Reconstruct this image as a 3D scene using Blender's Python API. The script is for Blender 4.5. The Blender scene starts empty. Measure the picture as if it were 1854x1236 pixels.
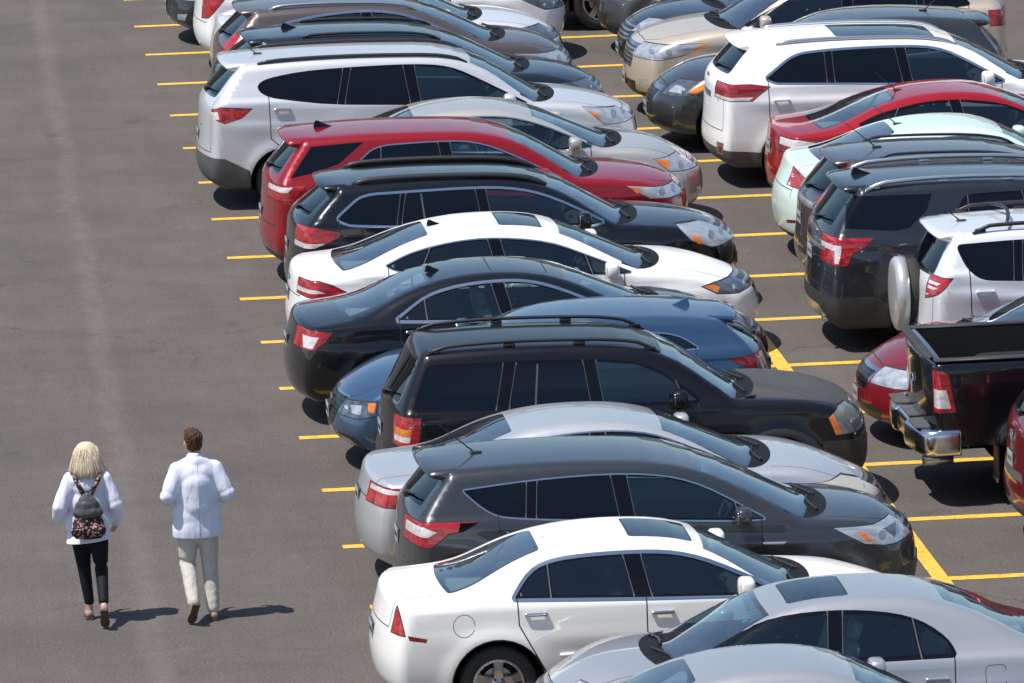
import bpy, bmesh, math, random, numpy as np
from mathutils import Vector, Matrix
from mathutils.geometry import tessellate_polygon
R = math.radians
random.seed(7)
SC = bpy.context.scene
COL = SC.collection
EMPTY_MESH = None

# ------------------------------------------------------------------ materials
def nodes_of(name):
    m = bpy.data.materials.new(name); m.use_nodes = True
    nt = m.node_tree; b = nt.nodes['Principled BSDF']
    return m, nt, b
def N(nt, t, **kw):
    n = nt.nodes.new(t)
    for k, v in kw.items(): setattr(n, k, v)
    return n
def setin(n, **kw):
    for k, v in kw.items():
        n.inputs[k.replace('_', ' ')].default_value = v
def ramp(nt, pts, interp='LINEAR'):
    r = N(nt, 'ShaderNodeValToRGB'); cr = r.color_ramp; cr.interpolation = interp
    while len(cr.elements) < len(pts): cr.elements.new(0.5)
    for e, (p, c) in zip(cr.elements, pts):
        e.position = p; e.color = (c[0], c[1], c[2], 1) if hasattr(c, '__len__') else (c, c, c, 1)
    return r
CABIN = None
def backface_mix(nt, b, dark=(0.05, 0.05, 0.052)):
    """the inside of a body panel is cabin trim, not paint"""
    out = nt.nodes['Material Output']
    g = N(nt, 'ShaderNodeNewGeometry'); d = N(nt, 'ShaderNodeBsdfDiffuse'); d.inputs['Color'].default_value = (*dark, 1)
    mx = N(nt, 'ShaderNodeMixShader')
    nt.links.new(g.outputs['Backfacing'], mx.inputs[0]); nt.links.new(b.outputs[0], mx.inputs[1]); nt.links.new(d.outputs[0], mx.inputs[2])
    nt.links.new(mx.outputs[0], out.inputs['Surface'])
_paints = {}
def paint(name, col, metal=0.0, rough=0.35, coat=1.0, dust=0.25, coat_rough=0.012, trim=(0.05, 0.05, 0.052)):
    if name in _paints: return _paints[name]
    m, nt, b = nodes_of(name)
    b.inputs['Metallic'].default_value = metal
    b.inputs['Coat Weight'].default_value = coat; b.inputs['Coat Roughness'].default_value = coat_rough
    b.inputs['Specular IOR Level'].default_value = 0.2
    tc = N(nt, 'ShaderNodeTexCoord')
    n1 = N(nt, 'ShaderNodeTexNoise'); setin(n1, Scale=1.7, Detail=5.0, Roughness=0.65)
    nt.links.new(tc.outputs['Object'], n1.inputs['Vector'])
    n2 = N(nt, 'ShaderNodeTexNoise'); setin(n2, Scale=38.0, Detail=3.0)
    nt.links.new(tc.outputs['Object'], n2.inputs['Vector'])
    mul = N(nt, 'ShaderNodeMath', operation='MULTIPLY'); nt.links.new(n1.outputs[0], mul.inputs[0]); nt.links.new(n2.outputs[0], mul.inputs[1])
    sep = N(nt, 'ShaderNodeSeparateXYZ'); nt.links.new(tc.outputs['Object'], sep.inputs[0])
    low = N(nt, 'ShaderNodeMapRange'); setin(low, From_Min=0.9, From_Max=0.2, To_Min=0.0, To_Max=0.55)
    nt.links.new(sep.outputs['Z'], low.inputs['Value'])
    mr = N(nt, 'ShaderNodeMapRange'); setin(mr, From_Min=0.12, From_Max=0.5, To_Min=0.0, To_Max=dust)
    nt.links.new(mul.outputs[0], mr.inputs['Value'])
    ad = N(nt, 'ShaderNodeMath', operation='MULTIPLY_ADD'); nt.links.new(low.outputs[0], ad.inputs[0]); ad.inputs[1].default_value = dust; nt.links.new(mr.outputs[0], ad.inputs[2])
    mix = N(nt, 'ShaderNodeMix', data_type='RGBA'); nt.links.new(ad.outputs[0], mix.inputs['Factor'])
    mix.inputs['A'].default_value = (*col, 1)
    d = [0.5 * c + 0.5 * g for c, g in zip(col, (0.24, 0.22, 0.19))]
    mix.inputs['B'].default_value = (*d, 1)
    nt.links.new(mix.outputs['Result'], b.inputs['Base Color'])
    rr = N(nt, 'ShaderNodeMapRange'); setin(rr, From_Min=0.0, From_Max=0.5, To_Min=rough, To_Max=rough + 0.2)
    nt.links.new(ad.outputs[0], rr.inputs['Value']); nt.links.new(rr.outputs[0], b.inputs['Roughness'])
    cr = N(nt, 'ShaderNodeMapRange'); setin(cr, From_Min=0.0, From_Max=0.5, To_Min=coat_rough, To_Max=coat_rough + 0.12)
    nt.links.new(ad.outputs[0], cr.inputs['Value']); nt.links.new(cr.outputs[0], b.inputs['Coat Roughness'])
    backface_mix(nt, b, trim)
    _paints[name] = m
    return m
def simple(name, col, rough=0.5, metal=0.0, coat=0.0, var=0.0, scale=20.0, bump=0.0, stretch=None, spec=0.5):
    m, nt, b = nodes_of(name)
    b.inputs['Base Color'].default_value = (*col, 1); b.inputs['Roughness'].default_value = rough
    b.inputs['Metallic'].default_value = metal; b.inputs['Coat Weight'].default_value = coat
    b.inputs['Specular IOR Level'].default_value = spec
    tc = N(nt, 'ShaderNodeTexCoord'); n1 = N(nt, 'ShaderNodeTexNoise'); setin(n1, Scale=scale, Detail=4.0)
    if stretch:
        mp = N(nt, 'ShaderNodeMapping'); mp.inputs['Scale'].default_value = stretch
        nt.links.new(tc.outputs['Object'], mp.inputs[0]); nt.links.new(mp.outputs[0], n1.inputs['Vector'])
    else: nt.links.new(tc.outputs['Object'], n1.inputs['Vector'])
    if var:
        r = ramp(nt, [(0.25, [c * (1 - var) for c in col]), (0.75, [min(1, c * (1 + var)) for c in col])])
        nt.links.new(n1.outputs[0], r.inputs[0]); nt.links.new(r.outputs[0], b.inputs['Base Color'])
    if bump:
        bp = N(nt, 'ShaderNodeBump'); bp.inputs['Strength'].default_value = bump; bp.inputs['Distance'].default_value = 0.01
        nt.links.new(n1.outputs[0], bp.inputs['Height']); nt.links.new(bp.outputs[0], b.inputs['Normal'])
    return m
def glass(name, tint, refl=0.0, rough=0.02, dusty=0.004):
    """thin window pane: tinted see-through plus mirror reflection by angle, a film of dust"""
    m, nt, b = nodes_of(name); out = nt.nodes['Material Output']; nt.nodes.remove(b)
    t = N(nt, 'ShaderNodeBsdfTransparent'); t.inputs[0].default_value = (*tint, 1)
    g = N(nt, 'ShaderNodeBsdfGlossy'); g.inputs['Color'].default_value = (0.82, 0.94, 1, 1); g.inputs['Roughness'].default_value = rough
    lw = N(nt, 'ShaderNodeLayerWeight'); lw.inputs['Blend'].default_value = .5
    pw = N(nt, 'ShaderNodeMath', operation='POWER'); nt.links.new(lw.outputs['Facing'], pw.inputs[0]); pw.inputs[1].default_value = 5.0
    ad = N(nt, 'ShaderNodeMath', operation='MULTIPLY_ADD'); nt.links.new(pw.outputs[0], ad.inputs[0]); ad.inputs[1].default_value = .8; ad.inputs[2].default_value = refl + .05
    ad.use_clamp = True
    mx = N(nt, 'ShaderNodeMixShader'); nt.links.new(ad.outputs[0], mx.inputs[0]); nt.links.new(t.outputs[0], mx.inputs[1]); nt.links.new(g.outputs[0], mx.inputs[2])
    tc = N(nt, 'ShaderNodeTexCoord'); n1 = N(nt, 'ShaderNodeTexNoise'); setin(n1, Scale=2.3, Detail=6.0, Roughness=0.7)
    nt.links.new(tc.outputs['Object'], n1.inputs['Vector'])
    mr = N(nt, 'ShaderNodeMapRange'); setin(mr, From_Min=0.35, From_Max=0.75, To_Min=dusty * 0.3, To_Max=dusty * 1.5); nt.links.new(n1.outputs[0], mr.inputs['Value'])
    d = N(nt, 'ShaderNodeBsdfDiffuse'); d.inputs[0].default_value = (0.45, 0.43, 0.4, 1)
    m2 = N(nt, 'ShaderNodeMixShader'); nt.links.new(mr.outputs[0], m2.inputs[0]); nt.links.new(mx.outputs[0], m2.inputs[1]); nt.links.new(d.outputs[0], m2.inputs[2])
    nt.links.new(m2.outputs[0], out.inputs['Surface'])
    return m
def lens(name, col, dark, scale=26.0, rough=0.12, metal=0.0, lines=False):
    """lamp cover: clear skin over a faceted reflector"""
    m, nt, b = nodes_of(name)
    tc = N(nt, 'ShaderNodeTexCoord')
    mp = N(nt, 'ShaderNodeMapping'); mp.inputs['Scale'].default_value = (0.55, 1, 1.5); nt.links.new(tc.outputs['Object'], mp.inputs[0])
    v = N(nt, 'ShaderNodeTexVoronoi', feature='F1'); setin(v, Scale=scale * 0.6); nt.links.new(mp.outputs[0], v.inputs['Vector'])
    w = N(nt, 'ShaderNodeTexNoise'); setin(w, Scale=scale * 0.45, Detail=2.0); nt.links.new(mp.outputs[0], w.inputs['Vector'])
    a = N(nt, 'ShaderNodeMath', operation='MULTIPLY_ADD'); nt.links.new(v.outputs['Distance'], a.inputs[0]); a.inputs[1].default_value = 0.12; nt.links.new(w.outputs[0], a.inputs[2])
    r = ramp(nt, [(0.34, dark), (0.54, [0.5 * (c + d) for c, d in zip(col, dark)]), (0.80, col)])
    nt.links.new(a.outputs[0], r.inputs[0]); nt.links.new(r.outputs[0], b.inputs['Base Color'])
    b.inputs['Roughness'].default_value = rough + 0.15; b.inputs['Metallic'].default_value = metal
    b.inputs['Coat Weight'].default_value = 1.0; b.inputs['Coat Roughness'].default_value = 0.02
    bp = N(nt, 'ShaderNodeBump'); setin(bp, Strength=0.25, Distance=0.01); nt.links.new(a.outputs[0], bp.inputs['Height']); nt.links.new(bp.outputs[0], b.inputs['Normal'])
    return m
M = {}
M['black'] = simple('black_plastic', (0.022, 0.022, 0.024), 0.45, var=0.2)
M['gloss_black'] = simple('gloss_black', (0.004, 0.004, 0.007), 0.22, coat=0.0, spec=.3)
M['frame_line'] = simple('window_frame_edge', (0.10, 0.10, 0.105), 0.35)
M['gap'] = simple('panel_gap', (0.012, 0.012, 0.013), 0.8)
M['cladding'] = simple('grey_plastic', (0.085, 0.085, 0.085), 0.6, var=0.2, scale=9)
M['cladding_dark'] = simple('dark_plastic', (0.035, 0.035, 0.037), 0.55, var=0.2, scale=9)
M['chrome'] = simple('chrome', (0.68, 0.70, 0.72), 0.2, 1.0)
M['satin'] = simple('satin_metal', (0.62, 0.64, 0.66), 0.3, 0.9)
M['rubber'] = simple('tyre_rubber', (0.03, 0.029, 0.028), 0.8, var=0.3, scale=30, bump=0.3)
M['rim'] = simple('alloy', (0.45, 0.45, 0.46), 0.28, 0.9, var=0.1)
M['rim_dark'] = simple('dark_alloy', (0.09, 0.09, 0.095), 0.35, 0.8)
M['well'] = simple('wheel_well', (0.012, 0.012, 0.012), 0.95)
M['satin_white'] = simple('wheel_cover', (.55, .56, .57), .35, .4, coat=.6, var=.05)
M['teal'] = simple('teal_sticker', (.02, .45, .42), .4)
M['seat'] = simple('seat_cloth', (0.26, 0.245, 0.23), 0.9, var=0.15)
M['seat_dark'] = simple('dark_seat_cloth', (0.035, 0.035, 0.036), 0.9, var=0.15)
M['cabin'] = simple('cabin_trim', (0.03, 0.03, 0.032), 0.8, var=0.2)
M['cabin_light'] = simple('light_cabin_trim', (0.45, 0.44, 0.42), 0.85, var=0.1)
M['glass_clear'] = glass('window_glass', (0.56, 0.70, 0.70), 0.042)
M['glass_ws'] = glass('windshield_glass', (0.55, 0.70, 0.70), 0.27, dusty=0.04)
M['glass_privacy'] = glass('privacy_glass', (0.006, 0.008, 0.010), 0.0)
M['glass_roof'] = glass('sunroof_glass', (0.02, 0.025, 0.03), 0.12, dusty=0.01)
M['frit'] = simple('glass_edge_band', (0.015, 0.018, 0.024), 0.06, coat=1.0)
M['tail_red'] = lens('tail_lamp_red', (0.60, 0.012, 0.02), (0.16, 0.002, 0.005), scale=34)
M['tail_dark'] = lens('tail_lamp_dark_red', (0.30, 0.01, 0.014), (0.12, 0.003, 0.005))
M['tail_white'] = lens('reverse_lamp_clear', (0.80, 0.77, 0.77), (0.52, 0.48, 0.49), scale=40)
M['tail_amber'] = lens('amber_lamp', (0.85, 0.30, 0.03), (0.6, 0.16, 0.02))
M['head'] = lens('headlamp_clear', (0.62, 0.65, 0.69), (0.34, 0.37, 0.41), scale=26, metal=0.4)
M['head_dark'] = lens('headlamp_smoked', (0.15, 0.17, 0.21), (0.04, 0.045, 0.055), scale=26, metal=0.3)
M['head_fog'] = lens('headlamp_yellowed', (0.56, 0.54, 0.44), (0.44, 0.42, 0.35), scale=10)
M['head_grey'] = lens('headlamp_hazed', (0.24, 0.25, 0.24), (0.10, 0.11, 0.11), scale=10)
M['head_bowl'] = lens('headlamp_bowl', (0.38, 0.40, 0.44), (0.22, 0.24, 0.27), scale=20, metal=0.5)
M['cowl'] = simple('cowl_plastic', (0.009, 0.009, 0.010), 0.6, var=.8, scale=30, bump=.6, stretch=(3, .6, 1), spec=.2)
M['amber'] = lens('amber_marker', (0.95, 0.27, 0.02), (0.72, 0.13, 0.01))
M['plate'] = simple('plate_white', (0.42, 0.42, 0.41), 0.45, var=0.15, scale=50)
M['plate_dark'] = simple('plate_dark', (0.03, 0.03, 0.04), 0.3)
M['letter'] = simple('badge_letter', (0.55, 0.56, 0.58), 0.25, 0.9)
def grille_mat(name, bright, dark, pitch, thick, metal=0.8):
    m, nt, b = nodes_of(name)
    tc = N(nt, 'ShaderNodeTexCoord'); sp = N(nt, 'ShaderNodeSeparateXYZ'); nt.links.new(tc.outputs['Object'], sp.inputs[0])
    d = N(nt, 'ShaderNodeMath', operation='DIVIDE'); nt.links.new(sp.outputs['Z'], d.inputs[0]); d.inputs[1].default_value = pitch
    fr = N(nt, 'ShaderNodeMath', operation='FRACT'); nt.links.new(d.outputs[0], fr.inputs[0])
    lt = N(nt, 'ShaderNodeMath', operation='LESS_THAN'); nt.links.new(fr.outputs[0], lt.inputs[0]); lt.inputs[1].default_value = thick
    mx = N(nt, 'ShaderNodeMix', data_type='RGBA'); nt.links.new(lt.outputs[0], mx.inputs['Factor']); mx.inputs['A'].default_value = (*dark, 1); mx.inputs['B'].default_value = (*bright, 1)
    nt.links.new(mx.outputs['Result'], b.inputs['Base Color']); mm = N(nt, 'ShaderNodeMath', operation='MULTIPLY'); nt.links.new(lt.outputs[0], mm.inputs[0]); mm.inputs[1].default_value = metal
    nt.links.new(mm.outputs[0], b.inputs['Metallic']); b.inputs['Roughness'].default_value = 0.25
    return m
M['grille'] = grille_mat('grille_bars', (0.45, 0.46, 0.48), (0.015, 0.015, 0.016), 0.055, 0.38)
M['grille_black'] = grille_mat('grille_black', (0.035, 0.035, 0.04), (0.006, 0.006, 0.007), 0.045, 0.3, 0.3)

# ------------------------------------------------------------------ mesh helpers
def link(name, V, F, mats, parent=None, mi=None, nrm=None, smooth=True, loc=None, rot=None):
    me = bpy.data.meshes.new(name)
    me.from_pydata([tuple(map(float, v)) for v in V], [], [tuple(map(int, f)) for f in F])
    for m in (mats if isinstance(mats, (list, tuple)) else [mats]): me.materials.append(m)
    if mi is not None: me.polygons.foreach_set('material_index', np.asarray(mi, np.int32))
    if smooth: me.polygons.foreach_set('use_smooth', np.ones(len(me.polygons), bool))
    me.update()
    if nrm is None:
        bm = bmesh.new(); bm.from_mesh(me); bmesh.ops.recalc_face_normals(bm, faces=bm.faces); bm.to_mesh(me); bm.free()
    if nrm is not None: me.normals_split_custom_set_from_vertices([tuple(map(float, n)) for n in nrm])
    o = bpy.data.objects.new(name, me); COL.objects.link(o)
    if parent is not None: o.parent = parent
    if loc is not None: o.location = loc
    if rot is not None: o.rotation_euler = rot
    return o
def share(name, src, parent, loc=None, rot=None, scale=None):
    o = bpy.data.objects.new(name, src.data if hasattr(src, 'data') else src); COL.objects.link(o); o.parent = parent
    if loc is not None: o.location = loc
    if rot is not None: o.rotation_euler = rot
    if scale is not None: o.scale = scale
    return o
def empty(name, loc=(0, 0, 0), rz=0, **props):
    o = bpy.data.objects.new(name, None); COL.objects.link(o); o.location = loc; o.rotation_euler = (0, 0, rz); o.empty_display_size = 0.3
    for k, v in props.items(): o[k] = v
    return o
class MB:
    """gathers shapes into one mesh"""
    def __init__(s): s.v = []; s.f = []; s.m = []; s.cur = 0
    def add(s, V, F):
        o = len(s.v); s.v += [tuple(v) for v in V]; s.f += [tuple(i + o for i in f) for f in F]; s.m += [s.cur] * len(F); return s
    def box(s, c, d, rot=None, bev=0.0):
        x, y, z = [q / 2 for q in d]
        if bev <= 0:
            V = [(a * x, b * y, e * z) for a in (-1, 1) for b in (-1, 1) for e in (-1, 1)]
            F = [(0, 1, 3, 2), (4, 6, 7, 5), (0, 4, 5, 1), (2, 3, 7, 6), (0, 2, 6, 4), (1, 5, 7, 3)]
        else:
            V, F = superbox(x, y, z, bev)
        if rot is not None: V = [tuple(rot @ Vector(v)) for v in V]
        return s.add([(v[0] + c[0], v[1] + c[1], v[2] + c[2]) for v in V], F)
    def tube(s, P, r, n=8, cap=True):
        P = [Vector(p) for p in P]; rr = r if hasattr(r, '__len__') else [r] * len(P)
        V = []; F = []; up = Vector((0, 0, 1))
        for i, p in enumerate(P):
            t = (P[min(i + 1, len(P) - 1)] - P[max(i - 1, 0)]).normalized()
            a = t.cross(up if abs(t.z) < .95 else Vector((0, 1, 0))).normalized(); b = a.cross(t)
            for k in range(n):
                an = 2 * math.pi * k / n; V.append(tuple(p + a * math.cos(an) * rr[i] + b * math.sin(an) * rr[i]))
        for i in range(len(P) - 1):
            for k in range(n):
                k2 = (k + 1) % n; F.append((i * n + k, i * n + k2, (i + 1) * n + k2, (i + 1) * n + k))
        if cap: F.append(tuple(range(n))[::-1]); F.append(tuple(range((len(P) - 1) * n, len(P) * n)))
        return s.add(V, F)
    def lathe(s, prof, n=40, axis='y', c=(0, 0, 0)):
        V = []; F = []
        for (r, h) in prof:
            for k in range(n):
                an = 2 * math.pi * k / n
                V.append((c[0] + r * math.cos(an), c[1] + h, c[2] + r * math.sin(an)) if axis == 'y' else (c[0] + r * math.cos(an), c[1] + r * math.sin(an), c[2] + h))
        for i in range(len(prof) - 1):
            for k in range(n):
                k2 = (k + 1) % n; F.append((i * n + k, i * n + k2, (i + 1) * n + k2, (i + 1) * n + k))
        return s.add(V, F)
    def prism(s, pts, y0, y1, plane='xz'):
        n = len(pts)
        f = (lambda p, y: (p[0], y, p[1])) if plane == 'xz' else ((lambda p, y: (y, p[0], p[1])) if plane == 'yz' else (lambda p, y: (p[0], p[1], y)))
        V = [f(p, y0) for p in pts] + [f(p, y1) for p in pts]
        F = [tuple(range(n)), tuple(range(n, 2 * n))[::-1]] + [(i, i + n, (i + 1) % n + n, (i + 1) % n) for i in range(n)]
        return s.add(V, F)
    def out(s, name, mats, parent=None, smooth=False, **kw):
        return link(name, s.v, s.f, mats, parent, mi=s.m, smooth=smooth, **kw)
def superbox(x, y, z, e=0.35, n=10):
    """rounded block (superellipsoid), e = roundness 0..1"""
    V = []; F = []
    def sp(c, p): return math.copysign(abs(c) ** p, c)
    for i in range(n + 1):
        ph = -math.pi / 2 + math.pi * i / n
        for k in range(2 * n):
            th = math.pi * k / n
            V.append((x * sp(math.cos(ph), e) * sp(math.cos(th), e), y * sp(math.cos(ph), e) * sp(math.sin(th), e), z * sp(math.sin(ph), e)))
    m = 2 * n
    for i in range(n):
        for k in range(m):
            k2 = (k + 1) % m; F.append((i * m + k, i * m + k2, (i + 1) * m + k2, (i + 1) * m + k))
    return V, F
def fillet(pts, n=4, closed=True):
    """corners (x, z, r) -> rounded polygon"""
    P = [(p[0], p[1], p[2] if len(p) > 2 else 0.03) for p in pts]; out = []
    m = len(P)
    for i in range(m):
        a, b, c = P[i - 1], P[i], P[(i + 1) % m]
        la = math.hypot(a[0] - b[0], a[1] - b[1]); lc = math.hypot(c[0] - b[0], c[1] - b[1])
        r = b[2]; ra = min(r, la * 0.5); rc = min(r, lc * 0.5)
        if r <= 0: out.append((b[0], b[1])); continue
        p0 = (b[0] + (a[0] - b[0]) * ra / la, b[1] + (a[1] - b[1]) * ra / la); p2 = (b[0] + (c[0] - b[0]) * rc / lc, b[1] + (c[1] - b[1]) * rc / lc)
        for k in range(n + 1):
            t = k / n; out.append(((1 - t) ** 2 * p0[0] + 2 * t * (1 - t) * b[0] + t * t * p2[0], (1 - t) ** 2 * p0[1] + 2 * t * (1 - t) * b[1] + t * t * p2[1]))
    q = []
    for p in out:
        if not q or math.hypot(p[0] - q[-1][0], p[1] - q[-1][1]) > 1e-3: q.append(p)
    if math.hypot(q[0][0] - q[-1][0], q[0][1] - q[-1][1]) < 1e-3: q.pop()
    return q
def sst(a, b, x):
    t = np.clip((x - a) / (b - a), 0, 1); return t * t * (3 - 2 * t)
def grow(pts, d):
    """offset a convex polygon outward by d (negative = inward)"""
    P = [np.array(p[:2], float) for p in pts]; n = len(P)
    ar = sum(P[i][0] * P[(i + 1) % n][1] - P[(i + 1) % n][0] * P[i][1] for i in range(n))
    s = 1 if ar > 0 else -1; out = []
    for i in range(n):
        a, b, c = P[i - 1], P[i], P[(i + 1) % n]
        d1 = (b - a) / np.linalg.norm(b - a); d2 = (c - b) / np.linalg.norm(c - b)
        n1 = np.array([d1[1], -d1[0]]) * s; n2 = np.array([d2[1], -d2[0]]) * s
        k = n1 + n2; k = k / max(0.35, (k @ n1))
        out.append((b[0] + k[0] * d, b[1] + k[1] * d) + tuple(pts[i][2:]))
    return out
def clip_half(pts, p, q):
    """keep the part of a polygon left of the directed line p->q"""
    out = []; n = len(pts)
    def s(a): return (q[0] - p[0]) * (a[1] - p[1]) - (q[1] - p[1]) * (a[0] - p[0])
    for i in range(n):
        a, b = pts[i], pts[(i + 1) % n]; sa, sb = s(a), s(b)
        if sa >= 0: out.append(tuple(a[:2]))
        if sa * sb < 0:
            t = sa / (sa - sb); out.append((a[0] + (b[0] - a[0]) * t, a[1] + (b[1] - a[1]) * t))
    return out

def cross3(a, b, c): return (b[0] - a[0]) * (c[1] - a[1]) - (b[1] - a[1]) * (c[0] - a[0])
def area2(P): return sum(P[i][0] * P[(i + 1) % len(P)][1] - P[(i + 1) % len(P)][0] * P[i][1] for i in range(len(P)))
def hull(P):
    P = sorted(set(P)); lo = []; up = []
    for seq, out in ((P, lo), (P[::-1], up)):
        for p in seq:
            while len(out) > 1 and cross3(out[-2], out[-1], p) <= 0: out.pop()
            out.append(p)
    return lo[:-1] + up[:-1]
def convex_parts(P, depth=0):
    """split a counter-clockwise polygon into convex pieces"""
    q = []
    for p in P:
        if not q or math.hypot(p[0] - q[-1][0], p[1] - q[-1][1]) > 1e-4: q.append(p)
    P = q; n = len(P)
    if n < 3 or abs(area2(P)) < 1e-7: return []
    if n == 3 or depth > 12: return [hull(P)]
    H = hull(P)
    if abs(area2(H)) - abs(area2(P)) < .025 * abs(area2(P)): return [H]
    rx = [(cross3(P[i - 1], P[i], P[(i + 1) % n]) / (math.dist(P[i - 1], P[i]) * math.dist(P[i], P[(i + 1) % n]) + 1e-12), i) for i in range(n)]
    v, i = min(rx)
    if v > -1e-4: return [P]
    best = None
    def inter(a, b, c, d): return cross3(a, b, c) * cross3(a, b, d) < -1e-14 and cross3(c, d, a) * cross3(c, d, b) < -1e-14
    for j in range(n):
        if j in (i, (i - 1) % n, (i + 1) % n): continue
        if cross3(P[i - 1], P[i], P[j]) < 0 and cross3(P[i], P[(i + 1) % n], P[j]) < 0: continue
        if any(inter(P[i], P[j], P[k], P[(k + 1) % n]) for k in range(n) if k not in (i, j, (i - 1) % n, (j - 1) % n)): continue
        a, b = min(i, j), max(i, j); A = P[a:b + 1]; B = P[b:] + P[:a + 1]
        if area2(A) <= 1e-7 or area2(B) <= 1e-7: continue
        pen = sum(1 for Q in (A, B) for k in range(len(Q)) if cross3(Q[k - 1], Q[k], Q[(k + 1) % len(Q)]) < -1e-6)
        sc = pen + .2 * math.dist(P[i], P[j])
        if best is None or sc < best[0]: best = (sc, A, B)
    if best is None: return [H]
    return convex_parts(best[1], depth + 1) + convex_parts(best[2], depth + 1)
# ------------------------------------------------------------------ car body: one smooth skin, cut along panel lines
class Skin:
    def __init__(s, sp):
        s.sp = sp; L = sp['L']; s.L = L; s.W2 = sp['W'] / 2
        s.build_sdf(fillet(sp['sil'], 5))
        s.arch = [(sp['wx'][0], sp.get('wr', .335)), (sp['wx'][1], sp.get('wr', .335))]
    def build_sdf(s, poly):
        s.h = .02; s.x0 = -.5; s.z0 = -.3
        xs = np.arange(s.x0, s.L + .5, s.h); zs = np.arange(s.z0, 2.5, s.h)
        X, Z = np.meshgrid(xs, zs, indexing='ij'); d = np.full(X.shape, 1e9); inside = np.zeros(X.shape, bool)
        n = len(poly)
        for i in range(n):
            ax, az = poly[i]; bx, bz = poly[(i + 1) % n]; ex, ez = bx - ax, bz - az; l2 = ex * ex + ez * ez + 1e-12
            t = np.clip(((X - ax) * ex + (Z - az) * ez) / l2, 0, 1)
            d = np.minimum(d, (X - ax - t * ex) ** 2 + (Z - az - t * ez) ** 2)
            c = ((az > Z) != (bz > Z)) & (X < (bx - ax) * (Z - az) / ((bz - az) if abs(bz - az) > 1e-12 else 1e-12) + ax); inside ^= c
        s.G = np.where(inside, -1, 1) * np.sqrt(d)
    def sdf(s, x, z):
        u = np.clip((x - s.x0) / s.h, 0, s.G.shape[0] - 1.001); v = np.clip((z - s.z0) / s.h, 0, s.G.shape[1] - 1.001)
        i = u.astype(int); j = v.astype(int); fu = u - i; fv = v - j; G = s.G
        return (G[i, j] * (1 - fu) * (1 - fv) + G[i + 1, j] * fu * (1 - fv) + G[i, j + 1] * (1 - fu) * fv + G[i + 1, j + 1] * fu * fv)
    def belt(s, x):
        a, b = s.sp['belt']; return b + (a - b) * np.clip(x / s.L, 0, 1)
    def side(s, x, z):
        sp = s.sp; L = s.L
        w = s.W2 * (1 - sp.get('pf', .07) * np.clip((x - L + 1.4) / 1.4, 0, 1.2) ** 2 - sp.get('pr', .035) * np.clip((1.2 - x) / 1.2, 0, 1.2) ** 2)
        zb = s.belt(x); zm = .62
        y = w - sp.get('tuck', .06) * np.clip((zm - z) / .4, 0, 2) ** 2
        y = y - sp.get('shin', .03) * np.clip((z - zm) / (zb - zm), 0, 1.3) ** 2
        y = y - sp.get('ledge', .025) * sst(-.03, .05, z - zb)
        up = np.clip(z - zb, 0, 2)
        y = y - sp['tum'] * up - .12 * up ** 2
        xc = sp.get('xc', L * .46)
        y = y - up * .10 * np.clip(np.abs(x - xc) / 1.5, 0, 2) ** 2
        fl = sp.get('flare', .02)
        for (xa, r) in s.arch:
            rho = np.sqrt((x - xa) ** 2 + (z - r) ** 2); ra = r + .06
            y = y + fl * np.exp(-((rho - ra - .02) / .085) ** 2) * np.where(z < zb, 1, 0)
        cl = sp.get('crease', .012); zc = sp.get('zc', .16)
        mid = sst(.15, .7, x) * (1 - sst(L - 1.0, L - .3, x))
        zz = z - (zb - zc)
        y = y + mid * cl * np.where(zz > 0, np.exp(-(zz / .05) ** 2), np.exp(-(zz / .11) ** 2))
        din = np.clip(1 - np.abs(x - L * .5) / (L * .22), 0, 1)
        y = y - .018 * sst(0, .4, din) * np.exp(-((z - .55) / .13) ** 2)
        return y
    def shift(s, x, qa):
        sp = s.sp; L = s.L
        f = sp.get('rf', .16) * qa ** 3.2 * sst(L - 1.0, L - .1, x) + sp.get('wsc', .17) * qa ** 2 * sst(sp['wsx'][1] - .5, sp['wsx'][1] + .5, x)
        r = sp.get('rr', .09) * qa ** 3 * (1 - sst(.1, .9, x)) + sp.get('rgc', .10) * qa ** 2 * (1 - sst(sp['rgx'] - .3, sp['rgx'] + .3, x))
        return f - r
    def F(s, x, y, z):
        a = np.abs(y); qa = np.clip(a / s.W2, 0, 1.3)
        cr = s.sp.get('crown', .045)
        d1 = s.sdf(x + s.shift(x, qa), z + cr * qa ** 2 * sst(.3, .7, z))
        d2 = (a - s.side(x, z)) * .95
        k = s.sp.get('k', .085)
        h = np.maximum(k - np.abs(d1 - d2), 0); return np.maximum(d1, d2) + h * h / (4 * k)
    def mesh(s, q=1.0):
        sp = s.sp; L = s.L; a, b = sp.get('xa', .85), L - sp.get('xb', .9); z0 = sp.get('z0', .62)
        nr = int(36 * q); nt = int(54 * q); nx = int((b - a) / (.036 / q))
        rings = []
        phs = [math.pi / 2 * i / nr for i in range(nr)]
        for ph in phs[:0:-1]: rings.append((a, -ph))
        for i in range(nx + 1): rings.append((a + (b - a) * i / nx, 0))
        for ph in phs[1:]: rings.append((b, ph))
        th = np.linspace(-math.pi / 2, 1.5 * math.pi, 2 * nt, endpoint=False)
        ox = np.array([r[0] for r in rings])[:, None]; ph = np.array([r[1] for r in rings])[:, None]
        dx = np.sin(ph) * np.ones_like(th); dy = np.cos(ph) * np.cos(th)[None]; dz = np.cos(ph) * np.sin(th)[None]
        # poles
        def solve(ox, dx, dy, dz):
            lo = np.zeros(dx.shape); hi = np.full(dx.shape, 2.0)
            # march outward to find the last crossing inside reach
            for _ in range(17):
                m = (lo + hi) / 2; f = s.F(ox + dx * m, dy * m, z0 + dz * m); lo = np.where(f < 0, m, lo); hi = np.where(f < 0, hi, m)
            m = (lo + hi) / 2; return ox + dx * m, dy * m, z0 + dz * m
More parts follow.
